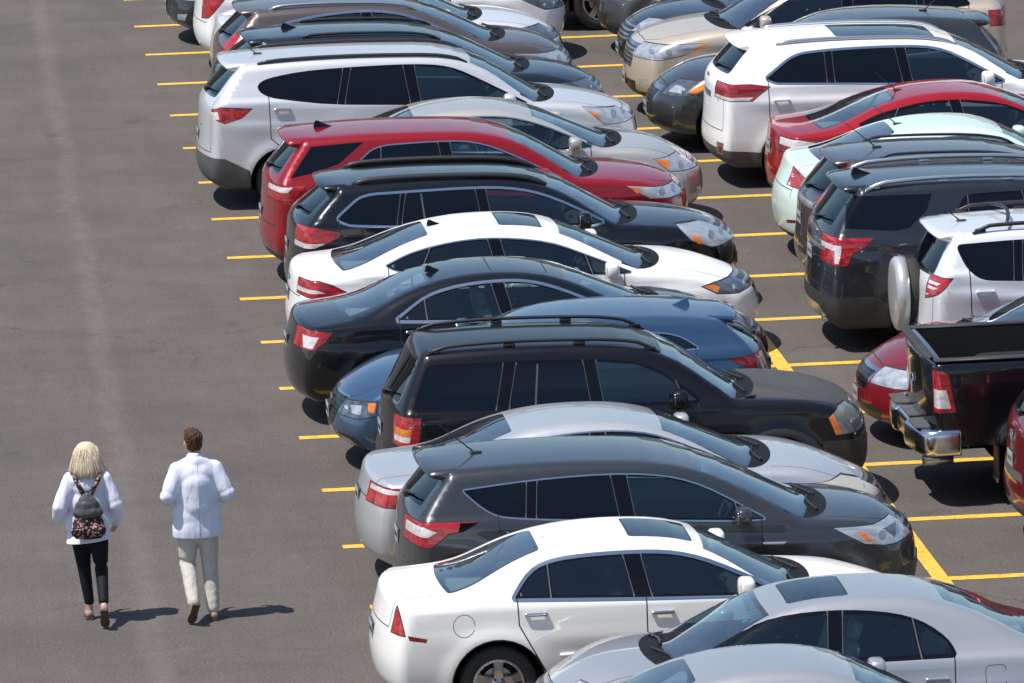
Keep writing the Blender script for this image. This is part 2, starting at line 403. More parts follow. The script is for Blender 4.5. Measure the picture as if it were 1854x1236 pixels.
        X, Y, Zz = solve(ox + 0 * dx, dx, dy, dz)
        P = np.stack([X, Y, Zz], -1).reshape(-1, 3)
        po = [np.array(solve(np.array([o]), np.array([d]), np.zeros(1), np.zeros(1))).reshape(3) for o, d in ((a, -1.), (b, 1.))]
        P = np.vstack([P, po]); n, m = len(rings), len(th)
        I = np.arange(n * m).reshape(n, m); A = I[:-1]; B = I[1:]; A2 = np.roll(A, -1, 1); B2 = np.roll(B, -1, 1)
        T = np.vstack([np.stack([A, B, B2], -1).reshape(-1, 3), np.stack([A, B2, A2], -1).reshape(-1, 3)])
        r0 = I[0]; r1 = I[-1]
        T = np.vstack([T, np.stack([np.full(m, n * m), r0, np.roll(r0, -1)], -1), np.stack([np.full(m, n * m + 1), np.roll(r1, -1), r1], -1)])
        e = .012
        g = np.stack([s.F(*(P + v).T) - s.F(*(P - v).T) for v in (np.array([e, 0, 0]), np.array([0, e, 0]), np.array([0, 0, e]))], -1)
        g /= np.linalg.norm(g, axis=1, keepdims=True) + 1e-9
        fn = np.cross(P[T[:, 1]] - P[T[:, 0]], P[T[:, 2]] - P[T[:, 0]]); c = (fn * g[T].mean(1)).sum(1)
        if np.sum(c) < 0: T = T[:, ::-1]
        xs = P[:, 0] + s.shift(P[:, 0], np.clip(np.abs(P[:, 1]) / s.W2, 0, 1.3))
        s.V = np.hstack([P, g, xs[:, None]]); s.T = T.copy(); s.Lb = np.zeros(len(T), int); s.names = ['body']
        return s
    def lid(s, name):
        if name not in s.names: s.names.append(name)
        return s.names.index(name)
    def split(s, idx, f):
        """cut triangles idx along f(vertex)=0; returns indices with f>0"""
        T = s.T[idx]; fv = f[T]; pos = fv > 0; c = pos.sum(1)
        keep = idx[c == 3]; mx = (c == 1) | (c == 2)
        if not mx.any(): return keep, f
        Tm = T[mx]; pm = pos[mx]; cm = c[mx]; lab = s.Lb[idx[mx]]
        lone_pos = cm == 1; lone = np.where(lone_pos[:, None], pm, ~pm); k = lone.argmax(1); r = np.arange(len(Tm))
        a = Tm[r, k]; b = Tm[r, (k + 1) % 3]; cc = Tm[r, (k + 2) % 3]
        E = np.vstack([np.stack([a, b], 1), np.stack([a, cc], 1)]); Es = np.sort(E, 1)
        u, inv = np.unique(Es, axis=0, return_inverse=True); inv = inv.reshape(-1)
        t = f[u[:, 0]] / (f[u[:, 0]] - f[u[:, 1]]); nv = s.V[u[:, 0]] + (s.V[u[:, 1]] - s.V[u[:, 0]]) * t[:, None]
        nn = nv[:, 3:6]; nv[:, 3:6] = nn / (np.linalg.norm(nn, axis=1, keepdims=True) + 1e-9)
        base = len(s.V); s.V = np.vstack([s.V, nv]); f = np.concatenate([f, np.zeros(len(nv))])
        ab = base + inv[:len(Tm)]; ac = base + inv[len(Tm):]
        t1 = np.stack([a, ab, ac], 1); t2 = np.stack([ab, b, cc], 1); t3 = np.stack([ab, cc, ac], 1)
        im = idx[mx]; s.T[im] = t1; n0 = len(s.T); s.T = np.vstack([s.T, t2, t3]); s.Lb = np.concatenate([s.Lb, lab, lab])
        i2 = np.arange(n0, n0 + len(t2)); i3 = i2 + len(t2)
        return np.concatenate([keep, im[lone_pos], i2[~lone_pos], i3[~lone_pos]]), f
    def coords(s, view):
        V = s.V
        return {'side': lambda: V[:, [0, 2]], 'top': lambda: V[:, [6, 1]], 'topx': lambda: V[:, [0, 1]], 'rear': lambda: V[:, [1, 2]]}[view]()
    def cut(s, view, poly, label, cond=None, only=None, amin=None, amax=None):
        """give the part of the skin inside the polygon (in a 2-D view) a label of its own"""
        poly = [tuple(p[:2]) for p in poly]; n = len(poly)
        ar = sum(poly[i][0] * poly[(i + 1) % n][1] - poly[(i + 1) % n][0] * poly[i][1] for i in range(n))
        if ar < 0: poly = poly[::-1]
        parts = convex_parts([(float(p[0]), float(p[1])) for p in poly])
        if len(parts) > 1:
            for q in parts: s.cut(view, q, label, cond, only, amin, amax)
            return
        if not parts: return
        poly = parts[0]; n = len(poly)
        C = s.coords(view); P = np.array(poly); lo = P.min(0); hi = P.max(0); tc = C[s.T]
        ok = ((tc.max(1) >= lo) & (tc.min(1) <= hi)).all(1)
        if only is not None: ok &= np.isin(s.Lb, [s.lid(o) for o in only])
        if cond is not None:
            nm = s.V[s.T][:, :, 3:6].mean(1); pm = s.V[s.T][:, :, 0:3].mean(1); ok &= cond(pm, nm)
        idx = np.nonzero(ok)[0]
        fs = []
        lines = [(poly[i], poly[(i + 1) % n]) for i in range(n)]
        for (p, q) in lines:
            if not len(idx): return
            C = s.coords(view); f = (q[0] - p[0]) * (C[:, 1] - p[1]) - (q[1] - p[1]) * (C[:, 0] - p[0]); f = np.where(np.abs(f) < 1e-9, 1e-9, f)
            idx, _ = s.split(idx, f)
        for v, sg in ((amin, 1), (amax, -1)):
            if v is not None and len(idx):
                f = sg * (np.abs(s.V[:, 1]) - v); f = np.where(np.abs(f) < 1e-9, 1e-9, f); idx, _ = s.split(idx, f)
        if len(idx): s.Lb[idx] = s.lid(label)
    def line(s, view, pts, w, cond=None, only=('body',), label='gap', closed=False):
        P = [np.array(p[:2], float) for p in pts]; seg = list(zip(P[:-1], P[1:])) + ([(P[-1], P[0])] if closed else [])
        for a, b in seg:
            d = b - a; l = np.linalg.norm(d)
            if l < 1e-4: continue
            d /= l; nn = np.array([-d[1], d[0]]) * w / 2; a2 = a - d * w * .3; b2 = b + d * w * .3
            s.cut(view, [a2 + nn, a2 - nn, b2 - nn, b2 + nn], label, cond, only)
    # point queries
    def at_top(s, x, y):
        lo, hi = .62, 2.3
        for _ in range(22):
            m = (lo + hi) / 2
            if float(s.F(np.array([x]), np.array([y]), np.array([m]))[0]) < 0: lo = m
            else: hi = m
        return lo
    def at_side(s, x, z):
        lo, hi = .0, 1.4
        for _ in range(22):
            m = (lo + hi) / 2
            if float(s.F(np.array([x]), np.array([m]), np.array([z]))[0]) < 0: lo = m
            else: hi = m
        return lo
    def at_end(s, y, z, front=False):
        lo, hi = (s.L / 2, s.L + .3) if front else (s.L / 2, -.3)
        for _ in range(22):
            m = (lo + hi) / 2
            if float(s.F(np.array([m]), np.array([y]), np.array([z]))[0]) < 0: lo = m
            else: hi = m
        return lo
    def emit(s, name, labels, mats, parent, side=None, hood=None):
        ids = [s.lid(l) for l in labels]; sel = np.isin(s.Lb, ids)
        if side is not None:
            cy = s.V[s.T][:, :, 1].mean(1); sel &= (cy * side > 0)
        if not sel.any(): return None
        T = s.T[sel]; lb = s.Lb[sel]; u, inv = np.unique(T, return_inverse=True); V = s.V[u]; T = inv.reshape(-1, 3)
        mi = [ids.index(l) for l in lb]
        um = []; rem = []
        for m in mats:
            if m not in um: um.append(m)
            rem.append(um.index(m))
        return link(name, V[:, :3], T, um, parent, mi=[rem[i] for i in mi], nrm=V[:, 3:6])
# ------------------------------------------------------------------ shared pieces
def wheel_meshes(style, r):
    key = (style, round(r, 3))
    if key in _wm: return _wm[key]
    w = .215; t = MB(); rr = r * .66 if style != 'steel' else r * .60
    prof = [(rr, -w / 2 + .02), (rr + .008, -w / 2 + .006), (rr + .03, -w / 2), (r - .035, -w / 2 - .004), (r - .012, -w / 2 + .012), (r, -w / 2 + .035), (r, -w * .22), (r - .006, -w * .21), (r - .006, -w * .17), (r, -w * .16),
            (r, w * .16), (r - .006, w * .17), (r - .006, w * .21), (r, w * .22), (r, w / 2 - .035), (r - .012, w / 2 - .012), (r - .035, w / 2 + .004), (rr, w / 2 - .02)]
    t.lathe(prof, 44); me_t = t
    m = MB(); m.cur = 0
    m.lathe([(rr + .004, -w / 2 + .012), (rr - .008, -w / 2 + .002), (rr - .022, -w / 2 + .012), (rr - .03, -.02), (rr - .03, w / 2 - .02)], 44)
    m.cur = 1; m.lathe([(rr - .028, .03), (.001, .03)], 30)
    m.cur = 2; m.lathe([(rr * .62, .0), (rr * .62, -.01), (.06, -.01)], 30)
    m.cur = 0; n = 5 if style in ('five', 'steel') else (7 if style == 'seven' else 10); sw = {5: .075, 7: .05, 10: .03}[n]
    y0 = -w / 2 + .022
    for k in range(n):
        an = 2 * math.pi * (k + .25) / n; c, s_ = math.cos(an), math.sin(an)
        V = []
        for (rad, hw, dy) in ((.04, sw * .62, .012), (rr * .55, sw * .42, .0), (rr - .012, sw * .62, .004)):
            for sg in (-1, 1):
                for dd in (0, .035): V.append((c * rad - s_ * hw * sg * (1 if dd == 0 else 1.25), y0 + dy + dd, s_ * rad + c * hw * sg * (1 if dd == 0 else 1.25)))
        F = []
        for i in (0, 4): F += [(i, i + 4, i + 6, i + 2), (i, i + 1, i + 5, i + 4), (i + 2, i + 6, i + 7, i + 3)]
        m.add(V, F)
    m.lathe([(.001, y0 - .006), (.032, y0 - .004), (.065, y0 + .008), (.075, y0 + .04)], 24)
    m.cur = 1
    for k in range(5):
        an = 2 * math.pi * (k + .75) / 5; m.lathe([(.011, y0 + .01), (.011, y0 - .004), (.001, y0 - .004)], 8, c=(math.cos(an) * .052, 0, math.sin(an) * .052))
    rim_m = M['rim_dark'] if style == 'dark' else M['rim']
    wo = t.out('wheel', M['rubber'], smooth=True); ro = m.out('rim', [rim_m, M['gap'], M['satin']], smooth=False)
    _wm[key] = (wo.data, ro.data)
    for o in (wo, ro): bpy.data.objects.remove(o)
    return _wm[key]
_wm = {}
def keep_mesh(o):
    d = o.data; bpy.data.objects.remove(o); return d
_seat = {}
def seat_mesh(kind, matname):
    if (kind, matname) in _seat: return _seat[(kind, matname)]
    m = MB(); wd = .50 if kind == 'seat' else 1.28; tilt = Matrix.Rotation(R(-18), 3, 'Y')
    m.box((0, 0, .12), (.52, wd, .16), bev=.35); m.box((-.30, 0, .42), (.15, wd * .94, .62), rot=tilt, bev=.35)
    for y in ((0,) if kind == 'seat' else (-.38, .38)): m.box((-.42, y, .81), (.10, .27, .17), rot=tilt, bev=.45)
    o = m.out(kind, M[matname], smooth=True); _seat[(kind, matname)] = keep_mesh(o)
    return _seat[(kind, matname)]
def sweep_rail(S, x1, x2, yf, h=.055, r=.018, lift=.012, flat=1.0):
    P = []; n = 22
    for i in range(n + 1):
        t = i / n; x = x1 + (x2 - x1) * t; y = S.sp['ry'] if yf is None else yf
        e = min(t, 1 - t); hh = h * float(sst(0, .09, e)) - .02 * (1 - float(sst(0, .05, e)))
        P.append((x, y, S.at_top(x, y) + hh + lift))
    return P

def build_car(sp):
    S = Skin(sp).mesh(sp.get('q', 1.0)); L = S.L; W2 = S.W2; wr = sp.get('wr', .335)
    sidec = lambda pm, nm: (np.abs(nm[:, 1]) > .10) & (np.abs(pm[:, 1]) > W2 * .5)
    topc = lambda pm, nm: nm[:, 2] > .25
    rearc = lambda pm, nm: nm[:, 0] < -.25
    frontc = lambda pm, nm: nm[:, 0] > .25
    anyside = lambda pm, nm: np.abs(pm[:, 1]) > W2 - .34
    pm_ = sp['paint']; clad = M[sp.get('cladm', 'cladding_dark')]
    # plastic cladding and the wheel openings
    for poly in sp.get('clad', []): S.cut('side', poly, 'cladding')
    for xa in sp['wx']:
        circ = lambda rad: [(xa + rad * math.cos(a), wr + rad * math.sin(a)) for a in np.linspace(0, 2 * math.pi, 30, endpoint=False)]
        lip = sp.get('archlip', 0)
        if lip: S.cut('side', circ(wr + .062 + lip), 'cladding', anyside)
        else: S.cut('side', circ(wr + .062 + .012), 'gap', anyside)
        S.cut('side', circ(wr + .062), 'hole', anyside)
    # side glass
    dlo = sp['dlo']; zlo = min(p[1] for p in dlo); zhi = max(p[1] for p in dlo)
    dl = fillet([(p[0], p[1], p[2] if len(p) > 2 else .05) for p in dlo], 3)
    if sp.get('dchrome', True): S.cut('side', grow(dl, sp.get('cw', .013)), 'dlo_chrome', sidec, ['body'])
    else: S.cut('side', grow(dl, .014), 'dlo_black', sidec, ['body'])
    S.cut('side', dl, 'dlo_black', sidec, ['body', 'dlo_chrome', 'dlo_black'])
    wins = []; pil = sp['pillars']
    inner = [p[:2] for p in grow([p[:2] for p in dlo], -.018)]
    def pline(k, off):
        xb, xt, w = pil[k]; return (xb + off * w / 2, zlo), (xt + off * w / 2, zhi)
    for i in range(len(pil) + 1):
        w = inner
        if i > 0: a, b = pline(i - 1, 1); w = clip_half(w, b, a)
        if i < len(pil): a, b = pline(i, -1); w = clip_half(w, a, b)
        if len(w) >= 3:
            wf = fillet([(p[0], p[1], .025) for p in w], 3); S.cut('side', wf, 'win%d' % i, sidec, ['dlo_black'])
        wins.append('win%d' % i)
    for k_, (xb_, xt_, w_) in enumerate(pil):
        if w_ > .055:
            for sg in (-1, 1):
                p_, q_ = pline(k_, sg); S.line('side', [p_, q_], .011, sidec, ['dlo_black'], 'frame_line')
        else: p_, q_ = pline(k_, 0); S.line('side', [p_, q_], .012, sidec, ['dlo_black'], 'frame_line')
    for ln in sp.get('glass_lines', []): S.line('side', ln, .018, sidec, wins, 'frame_line')
    # windscreen
    xb, xt = sp['wsx'][0], sp['wsx'][1]
    sil_z = lambda x: S.at_top(x, 0.0)
    def edge(x, m):
        z = S.at_top(x, .45); return min(float(S.side(np.array([x]), np.array([z + .02]))[0]) - m, S.W2 - .10)
    xx = np.linspace(xb, xt, 6)
    wsm = sp.get('wsm', .085)
    prof = [(x, edge(x, wsm) + (.03 if k < 1 else 0)) for k, x in enumerate(xx)]
    ws_o = [(x, y) for x, y in prof] + [(x, -y) for x, y in reversed(prof)]
    # cowl: black well between hood and glass
    cw = sp.get('cowl', .16); ye = prof[0][1] + .015
    cow = [(xb - .30, ye * .96)] + [(xb - .16 + (cw + .16) * math.cos(a) ** .8, ye * .96 * math.sin(a)) for a in np.linspace(1.55, 0, 8)]
    cow = cow + [(x, -y) for x, y in cow[::-1] if y > .01]
    S.cut('topx', cow, 'cowl', topc, ['body'])
    S.cut('top', ws_o, 'frit', topc, ['body', 'cowl'])
    xi = np.linspace(xb - .02, xt + .045, 6); pi_ = [(x, edge(x, wsm + .03)) for x in xi]
    S.cut('top', [(x, y) for x, y in pi_] + [(x, -y) for x, y in reversed(pi_)], 'ws', topc, ['frit'])
    # rear glass
    rg = sp['rg']
    if rg[0] == 'top':
        _, x0, x1, m = rg; xx = np.linspace(x0, x1, 5); pr_ = [(x, edge(x, m)) for x in xx]
        S.cut('top', fillet([(x, y, .05) for x, y in pr_] + [(x, -y, .05) for x, y in reversed(pr_)], 2), 'rfrit', topc, ['body'])
        xx = np.linspace(x0 + .04, x1 - .04, 5); pr_ = [(x, edge(x, m + .045)) for x in xx]
        S.cut('top', [(x, y) for x, y in pr_] + [(x, -y) for x, y in reversed(pr_)], 'rglass', topc, ['rfrit'])
        trunk_mode = True
    elif rg[0] == 'rear':
        _, z0, z1, w0, w1 = rg; rp = fillet([(-w0, z0, .07), (w0, z0, .07), (w1, z1, .05), (-w1, z1, .05)], 3)
        c2 = lambda pm, nm: (nm[:, 0] < -.2) & (pm[:, 0] < L * .4)
        S.cut('rear', rp, 'rfrit', c2, ['body', 'dlo_black', 'dlo_chrome']); S.cut('rear', grow(rp, -.025), 'rglass', c2, ['rfrit'])
        trunk_mode = False
    if rg[0] == 'none': trunk_mode = False
    # sunroof
    if 'sun' in sp:
        x0, x1, hw = sp['sun']; pp = fillet([(x0, -hw, .04), (x1, -hw, .04), (x1, hw, .04), (x0, hw, .04)], 3)
        S.cut('topx', grow(pp, .016), 'sun_rim', topc, ['body']); S.cut('topx', pp, 'sunroof', topc, ['sun_rim'])
    if not trunk_mode and not sp.get('pickup'):
        for sg in (-1, 1):
            xa2, xb3 = (rg[0] == 'rear') * .55 + .2, xt - .12; P = [(x, sg * (edge(x, .0) - .115)) for x in np.linspace(xa2, xb3, 7)]
            S.line('topx', P, .008, topc, ['body'])
    # lamps
    for key in ('tail', 'head'):
        for it in sp.get(key, []):
            poly, lab = it[0], it[1]; am = it[2] if len(it) > 2 else .42; view = it[3] if len(it) > 3 else 'side'
            far = (lambda pm, nm: pm[:, 0] < L * .4) if key == 'tail' else (lambda pm, nm: pm[:, 0] > L * .6)
            if view == 'side' and lab in ('tail_red', 'tail_dark', 'head', 'head_dark', 'head_fog', 'head_grey') and it is sp[key][0]: S.cut('side', grow(poly, .009), 'gap', far, ['body', 'hood', 'boot', 'cladding'], amin=am - .009)
            if view == 'side': S.cut('side', poly, key + '_' + lab, far, None, amin=am, amax=it[4] if len(it) > 4 else None)
            else:
                cnd = (lambda pm, nm: far(pm, nm) & (np.abs(nm[:, 0]) > .2))
                S.cut('rear', poly, key + '_' + lab, cnd); S.cut('rear', [(-p[0], p[1]) for p in poly][::-1], key + '_' + lab, cnd)
    if sp.get('head') and sp.get('bulb', True):
        poly, lab = sp['head'][0][0], sp['head'][0][1]; am = sp['head'][0][2] if len(sp['head'][0]) > 2 else .42
        xs = [min(p[0], L - .06) for p in poly]; zs = [p[1] for p in poly]; xa, xb2 = min(xs), max(xs); far = lambda pm, nm: pm[:, 0] > L * .6
        for t, rad in ((.55, .042), (.76, .034)):
            cx_ = xa + (xb2 - xa) * t; lo_ = [z for x, z in zip([p[0] for p in poly], zs)]; zc_ = (max(zs) + min(zs)) / 2 - .008
            rad = min(rad, (max(zs) - min(zs)) * .40)
            for q_, lb in ((1.0, 'head_bowl' if lab == 'head' else lab), (.42, 'head')):
                if (lb == lab and q_ == 1.0) or (q_ < 1 and lab == 'head'): continue
                S.cut('side', [(cx_ + rad * q_ * math.cos(a), zc_ + rad * q_ * math.sin(a)) for a in np.linspace(0, 2 * math.pi, 12, endpoint=False)], 'head_' + lb, far, ['head_' + lab, 'head_head_bowl'], amin=am)
        sp['head'] = sp['head'] + [(None, 'head'), (None, 'head_bowl')]
    for it in sp.get('front', []):
        S.cut('rear', it[0], it[1], frontc, None)
    for it in sp.get('back', []):
        S.cut('rear', it[0], it[1], rearc, None)
    for it in sp.get('sidecut', []):
        S.cut('side', it[0], it[1], sidec, None)
    for it in sp.get('topcut', []):
        S.cut('topx', it[0], it[1], topc, None)
    # doors
    zr = sp.get('rocker', .34); dbz = lambda x: float(np.interp(x, *zip(*sorted((p[0], p[1]) for p in sp['dlo_bottom']))))
    xB = sp['doorB']; xA = sp['doorA']; xC = sp['doorC']; xr, xf = sp['wx']
    dr = wr + .062 + .05
    top = lambda x: dbz(x) - .004
    fdoor = [(xB, zr), (xA - .03, zr), (xA + .01, .75), (xA, top(xA)), (xB, top(xB))]
    rdoor = [(xr + dr + .02, zr), (xB, zr), (xB, top(xB)), (xC, top(xC)), (xC + .01, .88 if xC < xr + dr - .15 else .7)]
    has_rd = sp.get('rdoor', True)
    S.cut('side', fdoor, 'fdoor', sidec, ['body'])
    if has_rd: S.cut('side', rdoor, 'rdoor', sidec, ['body'])
    gl = ['body', 'fdoor', 'rdoor', 'cladding', 'dlo_chrome']
    gw = sp.get('gw', .012)
    S.line('side', [(xB, top(xB)), (xB, zr), (xA - .03, zr), (xA + .01, .75), (xA, top(xA) + .01)], gw, sidec, gl)
    if has_rd: S.line('side', [(xB, zr), (xr + dr + .02, zr), (xC + .01, .88 if xC < xr + dr - .15 else .7), (xC, top(xC) + .02)], gw, sidec, gl)
    if 'roofgap' in sp: S.line('side', sp['roofgap'], gw, None, gl)
    # hood and boot
    hb, hf, h0, h1 = sp['hood']      # rear x, front x, half widths
    hp = [(hb, h0), ((hb + hf) / 2, (h0 + h1) / 2 + .03), (hf - .18, h1 + .0), (hf, h1 - .22), (hf + .02, 0), (hf, -h1 + .22), (hf - .18, -h1), ((hb + hf) / 2, -(h0 + h1) / 2 - .03), (hb, -h0)]
    S.cut('topx', hp, 'hood', topc, ['body'])
    S.line('topx', hp, .010, topc, ['body', 'hood'])
    if trunk_mode and 'boot' in sp:
        bx, bw, bz = sp['boot']
        S.cut('topx', [(-.3, -bw), (bx, -bw), (bx, bw), (-.3, bw)], 'boot', topc, ['body'])
        S.cut('rear', [(-bw, bz), (bw, bz), (bw, 1.6), (-bw, 1.6)], 'boot', lambda pm, nm: (nm[:, 0] < -.2) & (pm[:, 0] < bx), ['body'])
        S.line('topx', [(-.3, bw), (bx, bw)], .010, topc, ['body', 'boot']); S.line('topx', [(-.3, -bw), (bx, -bw)], .010, topc, ['body', 'boot'])
        S.line('rear', [(-bw, 1.5), (-bw, bz), (bw, bz), (bw, 1.5)], .010, lambda pm, nm: (nm[:, 0] < -.3) & (pm[:, 0] < bx), ['body', 'boot'])
    elif not trunk_mode and rg[0] != 'none':
        bz, bw = sp.get('gate', (.72, W2 - .17)); zt = sp['H'] - .08
        cnd = lambda pm, nm: (nm[:, 0] < -.2) & (pm[:, 0] < L * .3)
        S.cut('rear', [(-bw, bz), (bw, bz), (bw - .12, zt), (-bw + .12, zt)], 'boot', cnd, ['body'])
        zt = rg[1] + .02; S.line('rear', [(-bw + .03, zt), (-bw, bz), (bw, bz), (bw - .03, zt)], .011, cnd, ['body', 'boot'])
    for ln in sp.get('lines', []): S.line(ln[0], ln[1], .006, {'side': sidec, 'topx': topc, 'rear': None}[ln[0]], gl + ['hood', 'boot'], closed=len(ln) > 2)

    # ---------------- objects
    px, pz = sp['pos'], 0
    al = AL + (math.pi if sp.get('flip') else 0)
    cen = stall_origin(sp['stall'], sp.get('lat', .1)) + DX * (sp['pos'] + L / 2)
    root = empty(sp['name'], (cen[0], cen[1], 0), al + sp.get('drot', 0), label=sp['label'], category=sp['cat'], group=sp['group'])
    off = (-L / 2, 0, 0)
    body = S.emit('body', ['body', 'gap', 'cladding', 'dlo_black', 'dlo_chrome', 'cowl', 'sun_rim', 'black', 'chrome', 'satin', 'gloss', 'tail_gloss_black', 'reflector', 'tail_red_side', 'frame_line'],
                  [pm_, M['gap'], clad, M['gloss_black'], M['chrome'], M['cowl'], M['black'], M['black'], M['chrome'], M['satin'], M['gloss_black'], M['gloss_black'], M['tail_dark'], M['tail_red'], M['frame_line']], root)
    body.location = off
    def part(name, labels, mats, parent=root, side=None):
        o = S.emit(name, labels, mats, parent, side)
        if o and parent is root: o.location = off
        return o
    part('windshield', ['ws', 'frit'], [M['glass_ws'], M['frit']])
    part('rear_window', ['rglass', 'rfrit'], [M[sp.get('rgm', 'glass_ws')], M['frit']])
    part('sunroof', ['sunroof'], [pm_ if sp.get('sunm') else M['glass_roof']])
    part('hood', ['hood'], [sp.get('hoodm', pm_)]); part('tailgate' if not trunk_mode else 'trunk_lid', ['boot'], [pm_])
    part('grille', ['grille', 'grille_frame'], [M[sp.get('grillem', 'grille')], M['chrome']])
    part('bumper_grille', ['intake'], [M['black']])
    for sd in (-1, 1): part('fog_light', ['fog'], [M['head']], side=sd)
    vis = -1 if not sp.get('flip') else 1
    sides = (-1, 1)
    for sd in sides:
        fd = part('front_door', ['fdoor'], [pm_], side=sd); rd = part('rear_door', ['rdoor'], [pm_], side=sd) if has_rd else None
        roles = sp['roles']
        for w, role in zip(wins, roles):
            gm = M[sp['wm'][roles.index(role)]] if 'wm' in sp else M['glass_clear']
            par = {'f': fd, 'r': rd, 'q': root}[role[0]] or root
            part('window' if role[0] != 'q' else 'quarter_window', [w], [gm], par, sd)
        if any(i[1] == 'glossq' for i in sp.get('sidecut', [])): part('quarter_window', ['glossq'], [M['glass_privacy']], side=sd)
        # handle
        for d, xh in ((fd, xB + .14), (rd, xC + .16)):
            if d is None: continue
            zh = sp.get('hz', dbz(xh) - .13); y = S.at_side(xh, zh)
            hm = MB(); hm.cur = 0; hm.box((xh, sd * (y + .022), zh), (.21, .02, .034), bev=.5); hm.box((xh - .085, sd * (y + .008), zh), (.03, .03, .03)); hm.box((xh + .085, sd * (y + .008), zh), (.03, .03, .03))
            hm.out('door_handle', M['chrome'] if sp.get('hchrome') else pm_, d, smooth=True)
        # lamps
        for key, nm in (('tail', 'taillight'), ('head', 'headlight')):
            labs = []
            for it in sp.get(key, []):
                if key + '_' + it[1] not in labs: labs.append(key + '_' + it[1])
            if labs: part(nm, labs, [M[l[len(key) + 1:]] for l in labs], side=sd)
        # mirror
        xm, zm_ = sp['mir']; ym = S.at_side(xm, zm_ - .06)
        mm = MB(); mm.cur = 0; mm.box((xm - .01, sd * (ym + .13), zm_ + .02), (.15, .25, .18), bev=.55)
        mm.cur = 1; mm.box((xm, sd * (ym + .01), zm_ - .035), (.09, .12, .05), bev=.5)
        mm.cur = 2; mm.box((xm - .071, sd * (ym + .135), zm_ + .02), (.012, .20, .13), bev=.4)
        if not (sp.get('onemirror') and sd == -1): mm.out('side_mirror', [M['gloss_black'] if sp.get('mblack') else pm_, M['black'], M['chrome']], root, smooth=True, loc=off)
        if sp.get('rails'):
            x1, x2, yr, h, r_, mn = sp['rails']; rm = MB(); P = sweep_rail(S, x1, x2, sd * yr, h, r_)
            rm.tube(P, r_, 8)
            for xq in [x1 + (x2 - x1) * k for k in ((.04, .36, .66, .96) if h > .03 else ())]:
                z = S.at_top(xq, yr); rm.box((xq, sd * yr, z + h * .4), (.12, .035, h * .9), bev=.5)
            rm.out('roof_rail', M[mn], root, smooth=True, loc=off)
        # wheels
        wd, rdm = wheel_meshes(sp.get('wheel', 'five'), wr)
        for xa in sp['wx']:
            w = share('wheel', wd, root, (xa - L / 2, sd * (W2 - .135), wr), rot=(random.uniform(0, 6) * 0, 0, 0 if sd < 0 else math.pi))
            share('rim', rdm, w)
    # wheel wells + floor
    ub = MB()
    for xa in sp['wx']:
        for sd in sides:
            rad = wr + .058; n = 18; y0 = W2 - .05; y1 = W2 - .36; V = []; F = []
            for k in range(n + 1):
                a = math.pi * (-.12 + 1.24 * k / n); V += [(xa + rad * math.cos(a), sd * y0, wr + rad * math.sin(a)), (xa + rad * math.cos(a), sd * y1, wr + rad * math.sin(a))]
            for k in range(n): F.append((2 * k, 2 * k + 1, 2 * k + 3, 2 * k + 2))
            F.append(tuple(2 * k + 1 for k in range(n + 1))); ub.add(V, F)
    ub.box((L / 2, 0, .30), (L * .5, W2 * 1.5, .06)); 
    for xa in sp['wx']: ub.tube([(xa, -W2 + .2, wr), (xa, W2 - .2, wr)], .05)
    ub.out('underbody', M['well'], root, loc=off)
    # wipers
    wm = MB(); zo = .02
    for (ya, yb_) in ((.02, .56), (-.56, -.06)):
        P = []
        for k in range(9):
            t = k / 8; y = ya + (yb_ - ya) * t; x = xb + .10 - .10 * math.sin(t * 2.2) - .17 * qsq(y / W2); P.append((x, y, S.at_top(x, y) + zo))
        wm.tube(P, .011, 6); wm.tube([(xb + .05, ya + .02, S.at_top(xb + .05, ya) + .01), P[1], P[4]], [.012, .012, .008], 6)
    wm.out('wiper', M['black'], root, loc=off)
    if sp.get('rwiper'):
        wm = MB(); z = rg[1] + .03; P = [(S.at_end(y, z + .02) - .025, y, z + .02 + .02 * k) for k, y in enumerate((0, -.15, -.3, -.42))]; wm.tube(P, [.016, .012, .011, .008], 6); wm.box((P[0][0] - .01, 0, z), (.05, .08, .06), bev=.5)
        wm.out('rear_wiper', M['black'], root, loc=off)
    # interior
    bz = .40 + sp.get('seatz', 0); sm = sp.get('seatm', 'seat_dark')
    for sd in sides: share('seat', seat_mesh('seat', sm), root, (sp['seatx'][1] - L / 2, sd * .37, bz))
    share('rear_seat', seat_mesh('rear_seat', sm), root, (sp['seatx'][0] - L / 2 + (.14 if trunk_mode else 0), 0, bz - (.13 if trunk_mode else 0)))
    dm = MB(); zc = S.at_top(xb + .1, 0)
    dm.prism([(xb + .30, zc - .12), (xb - .40, zc - .09), (xb - .55, zc - .16), (xb - .52, zc - .35), (xb - .35, .45), (xb + .3, .35)], -W2 + .16, W2 - .16)
    dm.box((sp['seatx'][1] + .12, 0, .50), (.9, .2, .22), bev=.3)
    dm.out('dashboard', M['cabin'], root, loc=off)
    sw = MB(); V = []; c = Vector((xb - .66, .37, zc - .12)); rot = Matrix.Rotation(R(-62), 3, 'Y'); ring = []
    for k in range(25): a = 2 * math.pi * k / 24; ring.append(c + rot @ Vector((math.cos(a) * .185, math.sin(a) * .185, 0)))
    sw.tube(ring, .016, 6, cap=False)
    for a in (0, math.pi, math.pi * 1.5): sw.tube([c, c + rot @ Vector((math.cos(a + math.pi / 2) * .18, math.sin(a + math.pi / 2) * .18, 0))], .015, 5)
    sw.tube([c, c + rot @ Vector((0, 0, -.3))], .035, 6)
    sw.out('steering_wheel', M['cabin'], root, smooth=True, loc=off)
    if trunk_mode:
        pm2 = MB(); xs0 = rg[1]; z = S.at_top(rg[1] - .05, 0)
        pm2.box((xs0 + .42, 0, z - .16), (.65, W2 * 1.45, .03)); pm2.out('parcel_shelf', M['cabin_light'], root, loc=off)
